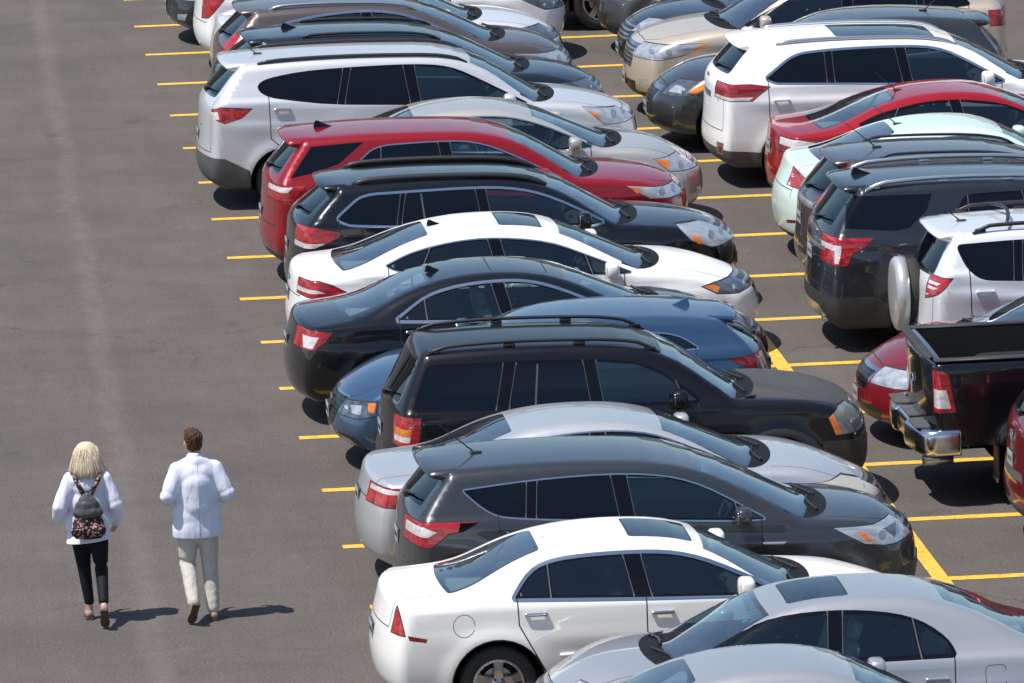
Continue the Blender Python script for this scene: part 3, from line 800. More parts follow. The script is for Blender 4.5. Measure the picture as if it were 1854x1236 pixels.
    # spoiler
    if sp.get('spoiler'):
        x0, dxs, drop, hw = sp['spoiler']; V = []; F = []; n = 14
        for k in range(n + 1):
            y = -hw + 2 * hw * k / n; q = abs(y) / hw; z = S.at_top(x0 + .05, y * .98); xt_ = x0 - dxs + .07 * q ** 3; zt = z - drop - .012 * q
            th = .055 * (1 - .3 * q)
            V += [(x0 + .12, y, S.at_top(x0 + .12, y * .98) + .001), (x0 + .05, y, z + .004), ((x0 + xt_) / 2, y, (z + zt) / 2 + .008), (xt_ + .012, y, zt + .002), (xt_, y, zt - .014), (xt_ + .02, y, zt - .026), (x0 + .04, y, z - th - .05)]
        m = 7
        for k in range(n):
            for j in range(m - 1): F.append((k * m + j, k * m + j + 1, (k + 1) * m + j + 1, (k + 1) * m + j))
        F.append(tuple(range(m))); F.append(tuple(range(n * m, n * m + m))[::-1])
        link('spoiler', V, F, M['gloss_black'] if sp.get('spblack') else pm_, root, loc=off)
        bl = MB(); z = S.at_top(x0 + .05, 0); bl.box((x0 - dxs + .05, 0, z - drop - .018), (.02, .3, .02)); bl.out('brake_light', M['tail_dark'], root, loc=off)
    if 'fin' in sp:
        xfin, yfin, s_ = sp['fin'][:3]; z = S.at_top(xfin, yfin) - .006; V = []; F = []
        prof = [(-.09, 0), (-.085, .035), (-.07, .062), (-.045, .058), (0, .035), (.06, .012), (.11, 0)]
        for sgn in (-1, 1):
            for (a, h) in prof: V.append((xfin + a * s_, yfin + sgn * (.032 - .34 * h) * s_, z + h * s_))
        n = len(prof)
        for i in range(n - 1): F += [(i, i + 1, i + 1 + n, i + n), ]
        F += [tuple(range(n)), tuple(range(n, 2 * n))[::-1], (0, n - 1, 2 * n - 1, n)]
        link('antenna', V, F, pm_ if len(sp['fin']) > 3 else M['gloss_black'], root, loc=off, smooth=False)
    if 'whip' in sp:
        xa_, ya_, ln = sp['whip']; z = S.at_top(xa_, ya_); wm = MB(); wm.tube([(xa_, ya_, z - .01), (xa_ - .02, ya_, z + .03), (xa_ - ln * .75, ya_, z + ln * .66)], [.022, .008, .004], 6); wm.box((xa_ + .02, ya_, z + .008), (.11, .05, .022), bev=.5)
        wm.out('antenna', M['black'], root, loc=off)
    # plates
    for (fr, zpl, mat) in sp.get('plates', []):
        x = S.at_end(0, zpl, fr) + (-.014 if fr else .014); s1 = 1 if fr else -1; pb = MB(); pb.cur = 1; pb.box((x + s1 * .006, 0, zpl), (.03, .30, .15), bev=.15); pb.cur = 0; pb.box((x + s1 * .022, 0, zpl), (.005, .28, .135)); pb.cur = 1; x -= s1 * .0085
        for k in range(6): pb.box((x + s1 * .0335, -.095 + .038 * k, zpl - .004), (.003, .015, .045))
        pb.out('licence_plate', [M[mat], M['plate_dark']], root, loc=off)
    for (xe, ye, ze, kind) in sp.get('badges', []):
        b = MB()
        if kind == 'oval': x = S.at_end(ye, ze, xe); s1 = 1 if xe else -1; b.lathe([(.001, 0), (.045, 0), (.055, .006), (.06, 0)], 20, c=(0, 0, 0)); b.v = [(x + s1 * (.006 + v[1]), v[0] * 1.3, ze + v[2] * .75) for v in b.v]
        elif kind == 'text': x = S.at_end(ye, ze, xe); s1 = 1 if xe else -1; [b.box((x + s1 * .004, ye + .028 * k, ze), (.006, .02, .024)) for k in range(6)]
        b.out('badge', M['letter'], root, loc=off)
    if sp.get('pickup'): pickup_extra(S, root, off, pm_)
    if sp.get('molding'):
        for sd in sides:
            mm = MB(); xs = np.linspace(1.62, 3.35, 12); mm.tube([(x, sd * (S.at_side(x, .60 + .015 * (x - 1.6)) + .006), .60 + .015 * (x - 1.6)) for x in xs], .016, 6)
            mm.out('side_molding', pm_, root, smooth=True, loc=off)
    if sp.get('spare'):
        w = MB(); w.lathe([(.001, .0), (.30, .0), (.365, -.008), (.395, -.035), (.40, -.13), (.001, -.13)], 44); w.v = [(-.15 - v[1], v[0], v[2] + .98) for v in w.v]
        co = w.out('spare_wheel_cover', M['satin_white'], root, smooth=True, loc=off)
        w = MB(); w.lathe([(.001, -.13), (.37, -.135), (.37, -.20), (.36, -.26), (.30, -.29), (.001, -.29)], 44); w.v = [(-.15 - v[1], v[0], v[2] + .98) for v in w.v]
        w.lathe([(.001, -.29), (.10, -.29), (.10, -.44), (.001, -.44)], 16); w.v = w.v[:-64] + [(-.15 - v[1], v[0], v[2] + .98) for v in w.v[-64:]]; w.out('spare_tyre', M['rubber'], root, smooth=True, loc=off)
    if sp.get('crossbar'):
        for xq in sp['crossbar']:
            yr = sp['rails'][2]; h = sp['rails'][3]; cb = MB(); cb.tube([(xq + .1 * math.sin(math.pi * k / 10), -yr + 2 * yr * k / 10, S.at_top(xq, yr) + h + .02 + .05 * math.sin(math.pi * k / 10)) for k in range(11)], .02, 6)
            cb.out('roof_crossbar', M['black'], root, smooth=True, loc=off)
    if sp.get('exhaust'):
        for sd in sides:
            if sd > 0: continue
            e = MB(); e.lathe([(.036, 0), (.045, 0), (.045, .22), (.036, .22)], 20); e.v = [(.09 + v[1], sd * .60 + v[0], .36 + v[2]) for v in e.v]; e.out('exhaust_tip', M['chrome'], root, smooth=True, loc=off)
    if sp.get('decal'):
        d = MB(); x = sp['wsx'][1] + .10
        for (u, v, a, b) in ((0, .42, .10, .03), (.07, .36, .05, .07), (.02, .30, .12, .03), (.09, .25, .04, .08), (.0, .2, .08, .03)): d.box((x + u, v, S.at_top(x + u, v) - .012), (a, b, .004), rot=Matrix.Rotation(.4, 3, 'Y'))
        d.out('windshield_sticker', M['teal'], root, loc=off)
    return S, root
def qsq(v): return v * v

def pickup_extra(S, root, off, pm_):
    """open bed, chrome step bumper, mud flaps"""
    b = MB(); xw0 = S.sp['wx'][0]; x0, x1, w, zf, zt = .375, 1.98, .78, .98, S.at_top(1.0, .86) - .01
    b.add([(x0, -w, zt), (x1, -w, zt), (x1, w, zt), (x0, w, zt), (x0, -w, zf), (x1, -w, zf), (x1, w, zf), (x0, w, zf)], [(0, 1, 5, 4), (1, 2, 6, 5), (2, 3, 7, 6), (3, 0, 4, 7), (4, 5, 6, 7)])
    for sd in (-1, 1): b.box((xw0, sd * .69, 1.08), (.95, .24, .24), bev=.3)
    for k in range(9): b.box(((x0 + x1) / 2, -.52 + .13 * k, zf + .008), (x1 - x0 - .05, .05, .014))
    b.out('bed_liner', M['well'], root, loc=off)
    for sd in (-1, 1):
        r = MB(); r.tube([(.30, sd * .87, zt + .012), (1.0, sd * .87, zt + .016), (2.0, sd * .87, zt + .016)], [.045, .045, .045], 8); r.v = [(v[0], sd * .87 + (v[1] - sd * .87) * 1.5, zt + .010 + (v[2] - zt - .014) * .35) for v in r.v]
        r.out('bed_rail_cap', M['cladding_dark'], root, smooth=True, loc=off)
        f = MB(); f.box((xw0 - .53, sd * .86, .42), (.015, .26, .36)); f.cur = 1; f.box((xw0 - .54, sd * .86, .25), (.012, .26, .03)); f.out('mud_flap', [M['black'], M['satin']], root, loc=off)
    r = MB(); r.box((.275, 0, S.at_top(.3, 0) + .002), (.10, 1.66, .03), bev=.5); r.out('tailgate_cap', M['cladding_dark'], root, smooth=True, loc=off)
    bp = MB(); bp.cur = 0
    top = fillet([(.55, -1.02, .04), (.22, -1.03, .10), (.12, -.86, .10), (.06, -.35, .1), (.12, -.30, .03), (.12, .30, .03), (.06, .35, .1), (.12, .86, .10), (.22, 1.03, .10), (.55, 1.02, .04), (.55, .94, .02), (.26, .90, .02), (.26, -.90, .02), (.55, -.94, .02)], 4)
    cx = [(p[0], p[1]) for p in top]; n = len(cx); V = []; F = []
    lay = [(.53, .035), (.55, .012), (.60, .0), (.72, .0), (.76, .012), (.785, .04)]
    for z, ins in lay:
        for (x, y) in cx: V.append((x + (ins if x < .3 else 0), y * (1 - ins * .5), z))
    for i in range(len(lay) - 1):
        for k in range(n): F.append((i * n + k, i * n + (k + 1) % n, (i + 1) * n + (k + 1) % n, (i + 1) * n + k))
    F.append(tuple(range(n))[::-1]); F.append(tuple(range((len(lay) - 1) * n, len(lay) * n)))
    bp.add(V, F); bo = bp.out('rear_bumper', M['chrome'], root, smooth=True, loc=off); bp = MB()
    for sd in (-1, 1):
        bp.box((.19, sd * .62, .797), (.16, .46, .02), bev=.2)
        for k in range(5): bp.box((.13 + .03 * k, sd * .62, .808), (.010, .42, .008))
    bp.box((.20, 0, .80), (.12, .5, .02), bev=.2)
    bp.out('step_pad', M['cladding'], bo)
    e = MB(); e.lathe([(.045, 0), (.055, 0), (.055, .30), (.045, .30)], 20); e.v = [(.22 + v[1], -.62 + v[0], .42 + v[2]) for v in e.v]; e.out('exhaust_tip', M['satin'], root, smooth=True, loc=off)
    bd = MB(); bd.lathe([(.001, 0), (.06, 0), (.07, .008), (.075, .0)], 20); x = S.at_end(.0, 1.12) ; bd.v = [(x - .01 - v[1], v[0], 1.12 + v[2]) for v in bd.v]; bd.out('badge', M['chrome'], root, loc=off)
# ------------------------------------------------------------------ the car park: camera, light, ground
AL = .0001; STALL = 2.62561; WIDE_X = 5.47208
DX = Vector((math.cos(AL), math.sin(AL), 0)); DY = Vector((-math.sin(AL), math.cos(AL), 0))
def stall_origin(m, lat=0.0): return Vector((0, (m + .5) * STALL, 0)) + DY * lat
def setup_view():
    cam = bpy.data.cameras.new('camera'); co = bpy.data.objects.new('camera', cam); COL.objects.link(co); SC.camera = co
    cam.sensor_width = 36; cam.lens = 36 * 13550.71 / 1854; cam.clip_end = 4000; cam.clip_start = .5
    yaw, pit, roll = .104166408, .194734365, -.02539896
    co.location = (-5.71909437, -68.4467112, 16.0609685)
    f = Vector((math.sin(yaw) * math.cos(pit), math.cos(yaw) * math.cos(pit), -math.sin(pit))); r = Vector((math.cos(yaw), -math.sin(yaw), 0)); u = r.cross(f)
    r2 = r * math.cos(roll) + u * math.sin(roll); u2 = u * math.cos(roll) - r * math.sin(roll)
    co.rotation_euler = Matrix((r2, u2, -f)).transposed().to_euler()
    w = bpy.data.worlds.new('World'); SC.world = w; w.use_nodes = True; nt = w.node_tree; bg = nt.nodes['Background']
    sky = nt.nodes.new('ShaderNodeTexSky'); sky.sky_type = 'NISHITA'; sky.sun_disc = False
    sd = Vector((-.80, -.24, 1.83)).normalized()
    sky.sun_elevation = math.asin(sd.z); sky.sun_rotation = math.atan2(sd.x, sd.y); sky.air_density = 1.0; sky.dust_density = .4; sky.ozone_density = 1.5
    nt.links.new(sky.outputs[0], bg.inputs[0]); bg.inputs[1].default_value = .125
    sl = bpy.data.lights.new('sun', 'SUN'); sl.energy = 5.5; sl.angle = R(.53); sl.color = (1, .95, .88)
    so = bpy.data.objects.new('sun', sl); COL.objects.link(so); so.rotation_euler = sd.to_track_quat('Z', 'Y').to_euler(); so.location = (-20, -10, 40)
    SC.view_settings.view_transform = 'Standard'; SC.view_settings.look = 'None'; SC.view_settings.exposure = 0
    SC.cycles.max_bounces = 10; SC.cycles.transparent_max_bounces = 16; SC.cycles.use_denoising = True
    SC.cycles.sample_clamp_indirect = 8
# ------------------------------------------------------------------ the cars
def suv(L, H, xw, zw, xf, xr, zg, hn, lo=.28, hood=-.04, mid=None, xgt=None, hx=.30, nz=.17, bump=.01):
    xgt = xgt or xr
    return [(.20, lo - .02, .08), (.05, lo + .08, .06), (.0, .54, .12), (.02, .74, .05), (.02 + bump, .82, .06), (.04 + bump, zg - .03, .10), (xgt, H - .12, .05), (xgt + .05, H - .045, .05),
            (mid or (xr + xf) / 2 - .2, H, 1.2), (xf, H - .055, .6), (xw, zw, .06), (xw + .55, zw + hood, .5), (L - hx, hn, .4), (L - .055, hn - nz, .10), (L - .015, .68, .1), (L, .46, .08), (L - .06, lo + .04, .08), (L - .24, lo - .04, .08)]
def sedan(L, H, xw, zw, xf, xr, xb, zb, zd, hn, lo=.24, hood=-.03, lip=.08, mid=None, hx=.34, nz=.17):
    return [(.22, lo - .02, .08), (.05, lo + .08, .08), (.0, .56, .14), (.03, .80, .08), (lip, zd - .10, .06), (lip + .02, zd, .05), (xb, zb, .22), (xr, H - .065, .6), (mid or (xr + xf) / 2, H, 1.2), (xf, H - .07, .7), (xw, zw, .07),
            (xw + .6, zw + hood, .5), (L - hx, hn, .45), (L - .07, hn - nz, .11), (L - .01, .58, .12), (L, .40, .08), (L - .06, lo + .04, .08), (L - .26, lo - .04, .08)]
o = .28
def mv(pts, dz=0): return [(p[0] + o, p[1] + dz) + tuple(p[2:]) for p in pts]
CARS = []
# surveyed lengths and heights -> final ones, one row per stall: (along scale, lean, along offset, height scale)
RECT = {(-1, 0.04): (0.9672, 0.0252, 0.098, 0.995),
        (-2, -0.43): (0.9683, 0.0253, 0.095, 0.9962),
        (0, -0.09): (0.9675, 0.0253, 0.096, 0.9946),
        (1, 0.37): (0.9665, 0.0253, 0.099, 0.9936),
        (2, -0.02): (0.9683, 0.0254, 0.094, 0.994),
        (3, -0.15): (0.9684, 0.0254, 0.093, 0.9936),
        (4, 0.09): (0.9678, 0.0254, 0.094, 0.9928),
        (5, 0.29): (0.9675, 0.0254, 0.095, 0.9923),
        (6, 0.2): (0.9682, 0.0254, 0.094, 0.9923),
        (7, 0.72): (0.9669, 0.0254, 0.099, 0.9912),
        (8, -0.19): (0.969, 0.0255, 0.092, 0.992),
        (9, 0.14): (0.9689, 0.0255, 0.093, 0.9916),
        (10, 0.37): (0.9689, 0.0255, 0.095, 0.9914),
        (11, 0.55): (0.9686, 0.0255, 0.096, 0.9909),
        (12, 0.5): (0.9684, 0.0255, 0.097, 0.9906),
        (13, 0.28): (0.9696, 0.0256, 0.095, 0.9909),
        (-3, 0.7): (0.9636, 0.025, 0.11, 0.9944),
        (-4, 0.3): (0.9648, 0.025, 0.107, 0.9958),
        (0, 6.48): (0.944, 0.0241, 0.234, 0.9824),
        (1, 5.74): (0.946, 0.0242, 0.217, 0.983),
        (2, 5.78): (0.9488, 0.0244, 0.199, 0.9839),
        (3, 6.80): (0.9461, 0.0243, 0.227, 0.9821),
        (4, 6.06): (0.9491, 0.0244, 0.202, 0.9832),
        (5, 6.34): (0.9498, 0.0245, 0.201, 0.9832),
        (6, 6.46): (0.9502, 0.0245, 0.2, 0.983),
        (7, 6.76): (0.9497, 0.0245, 0.208, 0.9824),
        (8, 6.33): (0.9514, 0.0246, 0.196, 0.983),
        (9, 5.92): (0.9537, 0.0247, 0.179, 0.9839),
        (10, 5.97): (0.9537, 0.0247, 0.182, 0.9835),
        (11, 6.22): (0.954, 0.0248, 0.182, 0.9834),
        (12, 6.27): (0.9544, 0.0248, 0.181, 0.9834),
        (13, 5.55): (0.9564, 0.0249, 0.167, 0.9842)}

def rectify(sp):
    a, b, c, e = RECT[(sp['stall'], sp['key'])]; fl = sp.get('flip'); sb = -b if fl else b; L0 = sp['L']
    T = lambda x, z: a * x + sb * z
    P2 = lambda pts: [(T(p[0], p[1]), e * p[1]) + tuple(p[2:]) for p in pts]
    YZ = lambda pts: [(p[0], e * p[1]) for p in pts]
    sp['L'] = a * L0 + .015; sp['pos'] = (a * (sp['pos'] + L0) + c - sp['L']) if fl else a * sp['pos'] + c
    for k in ('sil', 'dlo', 'dlo_bottom'): sp[k] = P2(sp[k])
    for k in ('tail', 'head'): sp[k] = [((P2(i[0]),) + tuple(i[1:])) for i in sp.get(k, [])]
    for k in ('front', 'back'): sp[k] = [(YZ(i[0]), i[1]) for i in sp.get(k, [])]
    sp['sidecut'] = [(P2(i[0]), i[1]) for i in sp.get('sidecut', [])]; sp['clad'] = [P2(i) for i in sp.get('clad', [])]
    sp['topcut'] = [([(T(p[0], 1.4), p[1]) for p in i[0]], i[1]) for i in sp.get('topcut', [])]
    zl = min(p[1] for p in sp['dlo']) / e; zh = max(p[1] for p in sp['dlo']) / e
    sp['pillars'] = [(T(p[0], zl), T(p[1], zh), p[2]) for p in sp['pillars']]; sp['glass_lines'] = [P2(i) for i in sp.get('glass_lines', [])]
    sp['lines'] = [(i[0], P2(i[1])) for i in sp.get('lines', [])]
    sp['H'] *= e; sp['belt'] = tuple(e * v for v in sp['belt']); sp['wx'] = tuple(T(v, .35) for v in sp['wx']); sp['wsx'] = (T(sp['wsx'][0], 1.1), T(sp['wsx'][1], 1.55))
    for k in ('doorA', 'doorB', 'doorC'): sp[k] = T(sp[k], 1.05)
    sp['mir'] = (T(sp['mir'][0], sp['mir'][1]), e * sp['mir'][1]); sp['seatx'] = tuple(T(v, .6) for v in sp['seatx'])
    h = sp['hood']; sp['hood'] = (T(h[0], 1), T(h[1], .9), h[2], h[3]); r = sp['rg']
    if r[0] == 'top': sp['rg'] = ('top', T(r[1], 1.15), T(r[2], 1.45), r[3])
    elif r[0] == 'rear': sp['rg'] = ('rear', e * r[1], e * r[2], r[3], r[4])
    if sp.get('boot') and sp['boot'][0]: sp['boot'] = (T(sp['boot'][0], 1.1), sp['boot'][1], e * sp['boot'][2])
    for k, n, z in (('sun', 2, 1.5), ('rails', 2, 1.6), ('fin', 1, 1.5), ('whip', 1, 1.5), ('spoiler', 1, 1.6), ('crossbar', 1, 1.7)):
        if sp.get(k): sp[k] = tuple(T(v, z) if i < n else v for i, v in enumerate(sp[k]))
    sp['plates'] = [(p[0], e * p[1], p[2]) for p in sp.get('plates', [])]
    return sp
def car(kind, label, stall, pos, L, **k):
    """fill in what follows from the overall shape and the glass line"""
    key = pos; H = k['H']; sgn = -1 if k.get('flip') else 1
    if not k.pop('noshrink', False):
        pass
    rel = lambda z: min(1, max(0, (z - 1.1) / .4))
    k['dlo'] = [(p[0] - sgn * .03 * rel(p[1]), p[1] - .035 * rel(p[1])) + tuple(p[2:]) for p in k['dlo']]
    k['pillars'] = [(p[0], p[1] - sgn * .03, p[2]) for p in k['pillars']]
    xw = k.pop('xw'); zw = k.pop('zw'); xf = k.pop('xf'); hn = k.pop('hn'); sd = k.pop('sd', {})
    d = k['dlo']; zmid = sum(p[1] for p in d) / len(d); lows = [(p[0], p[1]) for p in d if p[1] < zmid - .02]
    b1 = min(lows, key=lambda p: p[0]); b2 = max(lows, key=lambda p: p[0])
    xB = k['pillars'][k.pop('bp', 1)][0]
    sp = dict(stall=stall, key=key, q=.72 if stall > 8 or stall == -4 else 1.0, pos=pos, L=L, label=label, W=1.86, wx=(1.06, L - 1.0), wr=.348, wsx=(xw + .02, xf + .04), cowl=.19, dlo_bottom=lows,
              belt=(b2[1] - .04, b1[1] - .03), doorB=xB + .02, doorA=b2[0] - .02, doorC=b1[0] + .02, mir=(b2[0] - .22, b2[1] + .04), seatx=(xB - .85, xB + .18),
              hood=(xw + .14, L - .24, .72, .62), group='cars parked in the rows of stalls')
    if kind == 'sedan':
        xr, xb, zb, zd = k.pop('rear')
        sp.update(name='parked_sedan', cat='sedan', tum=.56, W=1.82, ledge=.03, rgx=1.1, zc=.26, crease=.016, sil=sedan(L, H, xw, zw, xf, xr, xb, zb, zd, hn, **sd),
                  rg=('top', xb - .13, xr + .02, .16), boot=(xb - .13, .60, .86), head=[([(L - .75, .90), (L - .10, .88), (L + .2, .86), (L + .2, .72), (L - .45, .74)], 'head', .40)],
                  front=[([(-.45, .80), (.45, .80), (.36, .58), (-.36, .58)], 'grille'), ([(-.5, .46), (.5, .46), (.42, .32), (-.42, .32)], 'intake')])
    else:
        xr, zg = k.pop('rear')
        sp.update(name='parked_suv', cat='suv', tum=.29, ledge=.03, rgx=.3, zc=.22, crease=.020, sil=suv(L, H, xw, zw, xf, xr, zg, hn, **sd),
                  rg=('rear', zg + .03, H - .12, .63, .54), rgm='glass_privacy', spoiler=(xr + .03, .20, .008, .60), rwiper=True,
                  head=[([(L - .80, 1.02), (L - .12, 1.0), (L + .2, .98), (L + .2, .84), (L - .4, .84)], 'head', .40)],
                  front=[([(-.45, .96), (.45, .96), (.38, .72), (-.38, .72)], 'grille'), ([(-.5, .58), (.5, .58), (.44, .40), (-.44, .40)], 'intake')],
                  clad=[[(-.1, .1), (L + .2, .1), (L + .2, .36), (-.1, .42)]], archlip=.03)
    sp.update(k)
    tr = sp.get('trimrear', 0)
    if tr: sp['sil'] = [(p[0] + tr * max(0, 1 - p[0] / .55),) + tuple(p[1:]) if p[0] < 1 else p for p in sp['sil']]
    CARS.append(rectify(sp))
P = paint
WHITE = P('white_paint', (.87, .85, .81), 0, .4, .8, .03, trim=(.09, .09, .09))
WHITE2 = P('cool_white_paint', (.88, .88, .87), 0, .4, .8, .03, trim=(.09, .09, .09))
SILVER = P('silver_paint', (.46, .47, .49), .5, .32, 1, .06)
SILVERW = P('pale_silver_paint', (.80, .81, .83), .30, .34, 1, .03)
CHAMP = P('champagne_paint', (.56, .54, .50), .45, .32, 1, .10)
BEIGE = P('beige_paint', (.64, .55, .44), .35, .34, 1, .08)
BLACK = P('black_paint', (.006, .007, .009), .1, .25, 1, .015)
BLACKM = P('worn_black_paint', (.006, .006, .008), 0, .35, .6, .01, coat_rough=.05)
CHALK = P('faded_hood_paint', (.045, .043, .043), 0, .6, .25, .55, coat_rough=.3)
NAVY = P('navy_black_paint', (.020, .027, .038), .4, .25, 1, .06)
GRAPH = P('graphite_paint', (.060, .066, .072), .55, .28, 1, .08)
GREY = P('grey_paint', (.105, .105, .115), .55, .30, 1, .12)
BROWN = P('mocha_paint', (.155, .125, .115), .55, .30, 1, .10)
RED = P('red_paint', (.27, .005, .011), .12, .30, 1, .04)
RED2 = P('candy_red_paint', (.36, .008, .014), .2, .28, 1, .03)
MAROON = P('maroon_paint', (.17, .008, .016), .25, .3, 1, .06)
BLUE = P('blue_paint', (.045, .105, .20), .5, .28, 1, .06)
MINT = P('mint_paint', (.60, .74, .68), 0, .4, .8, .04, trim=(.09, .09, .09))
TEAL = P('dark_slate_paint', (.030, .036, .046), .4, .26, 1, .08)
pv, cl = 'glass_privacy', 'glass_clear'

# --- left row, front to back
car('suv', 'dark grey suv with wraparound red and clear tail light, behind the nearest white sedan', -1, .04, 5.04, H=1.735, xw=3.94, zw=1.15, xf=2.80, hn=1.06, rear=(.40, 1.30),
    paint=GRAPH, crease=.02, bp=1,
    dlo=mv([(.345, 1.545, .02), (.48, 1.41, .15), (.64, 1.30, .12), (1.05, 1.255, .3), (2.0, 1.205, .3), (2.98, 1.15, .05), (3.18, 1.155, .02), (2.62, 1.50, .25), (2.25, 1.60, .4), (1.75, 1.635, .5), (1.0, 1.61, .4)]),
    pillars=[(.94 + o, 1.0 + o, .10), (1.88 + o, 1.82 + o, .15), (2.93 + o, 2.86 + o, .045)], roles=['q', 'r', 'f', 'f2'], wm=[pv, pv, cl, 'frit'], whip=(.78, 0, .42), seatm='seat_dark',
    doorA=3.42, tail=[(mv([(-.5, 1.24), (.08, 1.25), (.42, 1.245), (.30, 1.17), (.16, 1.15), (.0, 1.03), (-.5, 1.04)]), 'tail_red', .36), (mv([(-.5, 1.21), (-.07, 1.21), (.05, 1.165), (-.04, 1.12), (-.5, 1.12)]), 'tail_white', .44),
    (mv([(.27, 1.24), (.45, 1.24), (.30, 1.165), (.25, 1.16)]), 'gloss_black', .5)],
    head=[(mv([(3.83, 1.03), (4.9, 1.02), (4.9, .86), (4.31, .85), (4.13, .87)]), 'head', .40), (mv([(4.04, .985), (4.13, .975), (4.21, .89), (4.17, .88)]), 'amber', .5), (mv([(4.20, .98), (4.50, .98), (4.44, .89), (4.26, .89)]), 'head_dark', .5, 'side', .80)],
    sidecut=[(mv([(3.14, .94), (3.38, .935), (3.34, .91), (3.16, .92)]), 'chrome')], clad=[[(-.1, .1), (5.4, .1), (5.4, .36), (-.1, .40)], [(4.55, .1), (5.4, .1), (5.4, .62), (4.75, .62)]],
    plates=[(True, .56, 'plate_dark'), (False, .98, 'plate')], badges=[(False, -.42, .86, 'text'), (True, 0, .90, 'oval')], mblack=False)
car('sedan', 'white sedan with dark sunroof and chrome door handles filling the bottom foreground', -2, -.43, 5.25, H=1.55, xw=3.84, zw=1.06, xf=3.00, hn=.90, rear=(1.50, .74, 1.16, 1.11), 
    paint=WHITE, crease=.006, zc=.30, sun=(2.36, 2.92, .36), wx=(1.10, 4.22),
    dlo=mv([(.97, 1.115, .01), (1.14, 1.33, .2), (1.33, 1.41, .2), (1.65, 1.445, .5), (2.16, 1.455, .5), (2.50, 1.43, .4), (2.82, 1.335, .3), (3.30, 1.09, .01), (3.18, 1.055, .05), (2.2, 1.075, .3)]),
    pillars=[(1.305 + o, 1.31 + o, .035), (2.15 + o, 2.09 + o, .16)], roles=['r2', 'r', 'f'], cw=.03, hchrome=True, fin=(1.66, 0, 1.0, 'p'), doorA=3.5, cowl=.19,
    tail=[(mv([(-.5, 1.16), (-.14, 1.16), (-.09, 1.06), (-.04, .83), (-.5, .84)]), 'tail_red', .66)], sidecut=[(mv([(-.015, .835), (.165, .80), (.155, .765), (.0, .79)]), 'reflector')],
    lines=[('side', [(.78 + .10 * math.cos(a), .90 + .10 * math.sin(a)) for a in np.linspace(0, 2 * math.pi, 16, endpoint=False)])], molding=True, plates=[(False, .72, 'plate')], archlip=0)
car('sedan', 'silver sedan with long striped tail light between the dark grey suv and old black suv', 0, -.09, 5.30, H=1.53, xw=3.92, zw=1.07, xf=2.98, hn=.86, rear=(1.50, .72, 1.13, 1.08), sd=dict(nz=.14),
    paint=P('bright_silver_paint', (.60, .61, .63), .5, .32, 1, .05), dlo=mv([(1.0, 1.13, .01), (1.34, 1.39, .2), (1.97, 1.46, .5), (2.5, 1.44, .4), (2.85, 1.33, .3), (3.35, 1.08, .01), (3.2, 1.05, .05), (2.1, 1.08, .3)]),
    pillars=[(1.35 + o, 1.36 + o, .035), (2.15 + o, 2.09 + o, .15)], roles=['r2', 'r', 'f'], seatm='seat', wsm=.07,
    tail=[(mv([(-.5, 1.01), (.0, 1.01), (.21, .985), (.13, .83), (-.5, .84)]), 'tail_red', .42), (mv([(-.5, 1.0), (.0, 1.0), (.15, .975), (.10, .955), (-.5, .955)]), 'tail_white', .46)],
    head=[(mv([(4.20, .88), (4.5, .88), (4.74, .80), (4.9, .74), (4.9, .66), (4.6, .68)]), 'head_fog', .40)], plates=[(False, .80, 'plate'), (True, .50, 'plate_dark')])
car('suv', 'old boxy black suv with faded hood, black roof rails and square amber tail light', 1, .37, 5.08, H=1.80, xw=3.68, zw=1.20, xf=2.86, hn=1.10, rear=(.34, 1.20), sd=dict(hx=.28, nz=.20, hood=-.02, bump=.02, xgt=.36),
    paint=BLACKM, hoodm=CHALK, tum=.17, wx=(1.30, 4.06), wr=.365, dchrome=False, spoiler=None, zc=.26, crease=.006, wsc=.12, rf=.12, flare=.03,
    dlo=mv([(.04, 1.215, .03), (.22, 1.655, .06), (1.0, 1.665, .4), (1.95, 1.655, .4), (2.35, 1.615, .3), (2.62, 1.50, .2), (2.97, 1.20, .04), (2.9, 1.18, .03)]),
    pillars=[(.93 + o, 1.05 + o, .13), (1.91 + o, 1.86 + o, .13), (2.82 + o, 2.62 + o, .03)], roles=['q', 'r', 'f', 'f2'], wm=[pv, pv, cl, 'frit'], glass_lines=[[(1.27 + o, 1.18), (1.31 + o, 1.70)]],
    rails=(.45, 2.85, .60, .038, .018, 'black'), archlip=.085, clad=[[(-.1, .1), (.50, .1), (.44, .76), (-.1, .76)], [(0, .1), (5.4, .1), (5.4, .40), (0, .40)], [(4.52, .1), (5.4, .1), (5.4, .74), (4.50, .72)]],
    tail=[(mv([(-.27, 1.16), (.10, 1.14), (.08, .94), (.03, .84), (-.27, .87)]), 'tail_red', .62), (mv([(-.27, 1.04), (.0, 1.03), (-.01, .96), (-.27, .96)]), 'tail_amber', .66), (mv([(-.27, .96), (-.01, .955), (-.02, .90), (-.27, .90)]), 'tail_white', .66)],
    head=[(mv([(4.28, .96), (4.40, 1.04), (4.9, 1.04), (4.9, .82), (4.36, .78)]), 'head_grey', .50), (mv([(4.28, .96), (4.33, .985), (4.42, .80), (4.36, .78)]), 'amber', .6)],
    hood=(3.82, 4.84, .74, .70), whip=(3.75, -.70, .62), plates=[(True, .56, 'plate_dark'), (False, .90, 'plate')], cladm='cladding_dark', badges=[(False, -.3, .78, 'text')], grillem='grille_black')
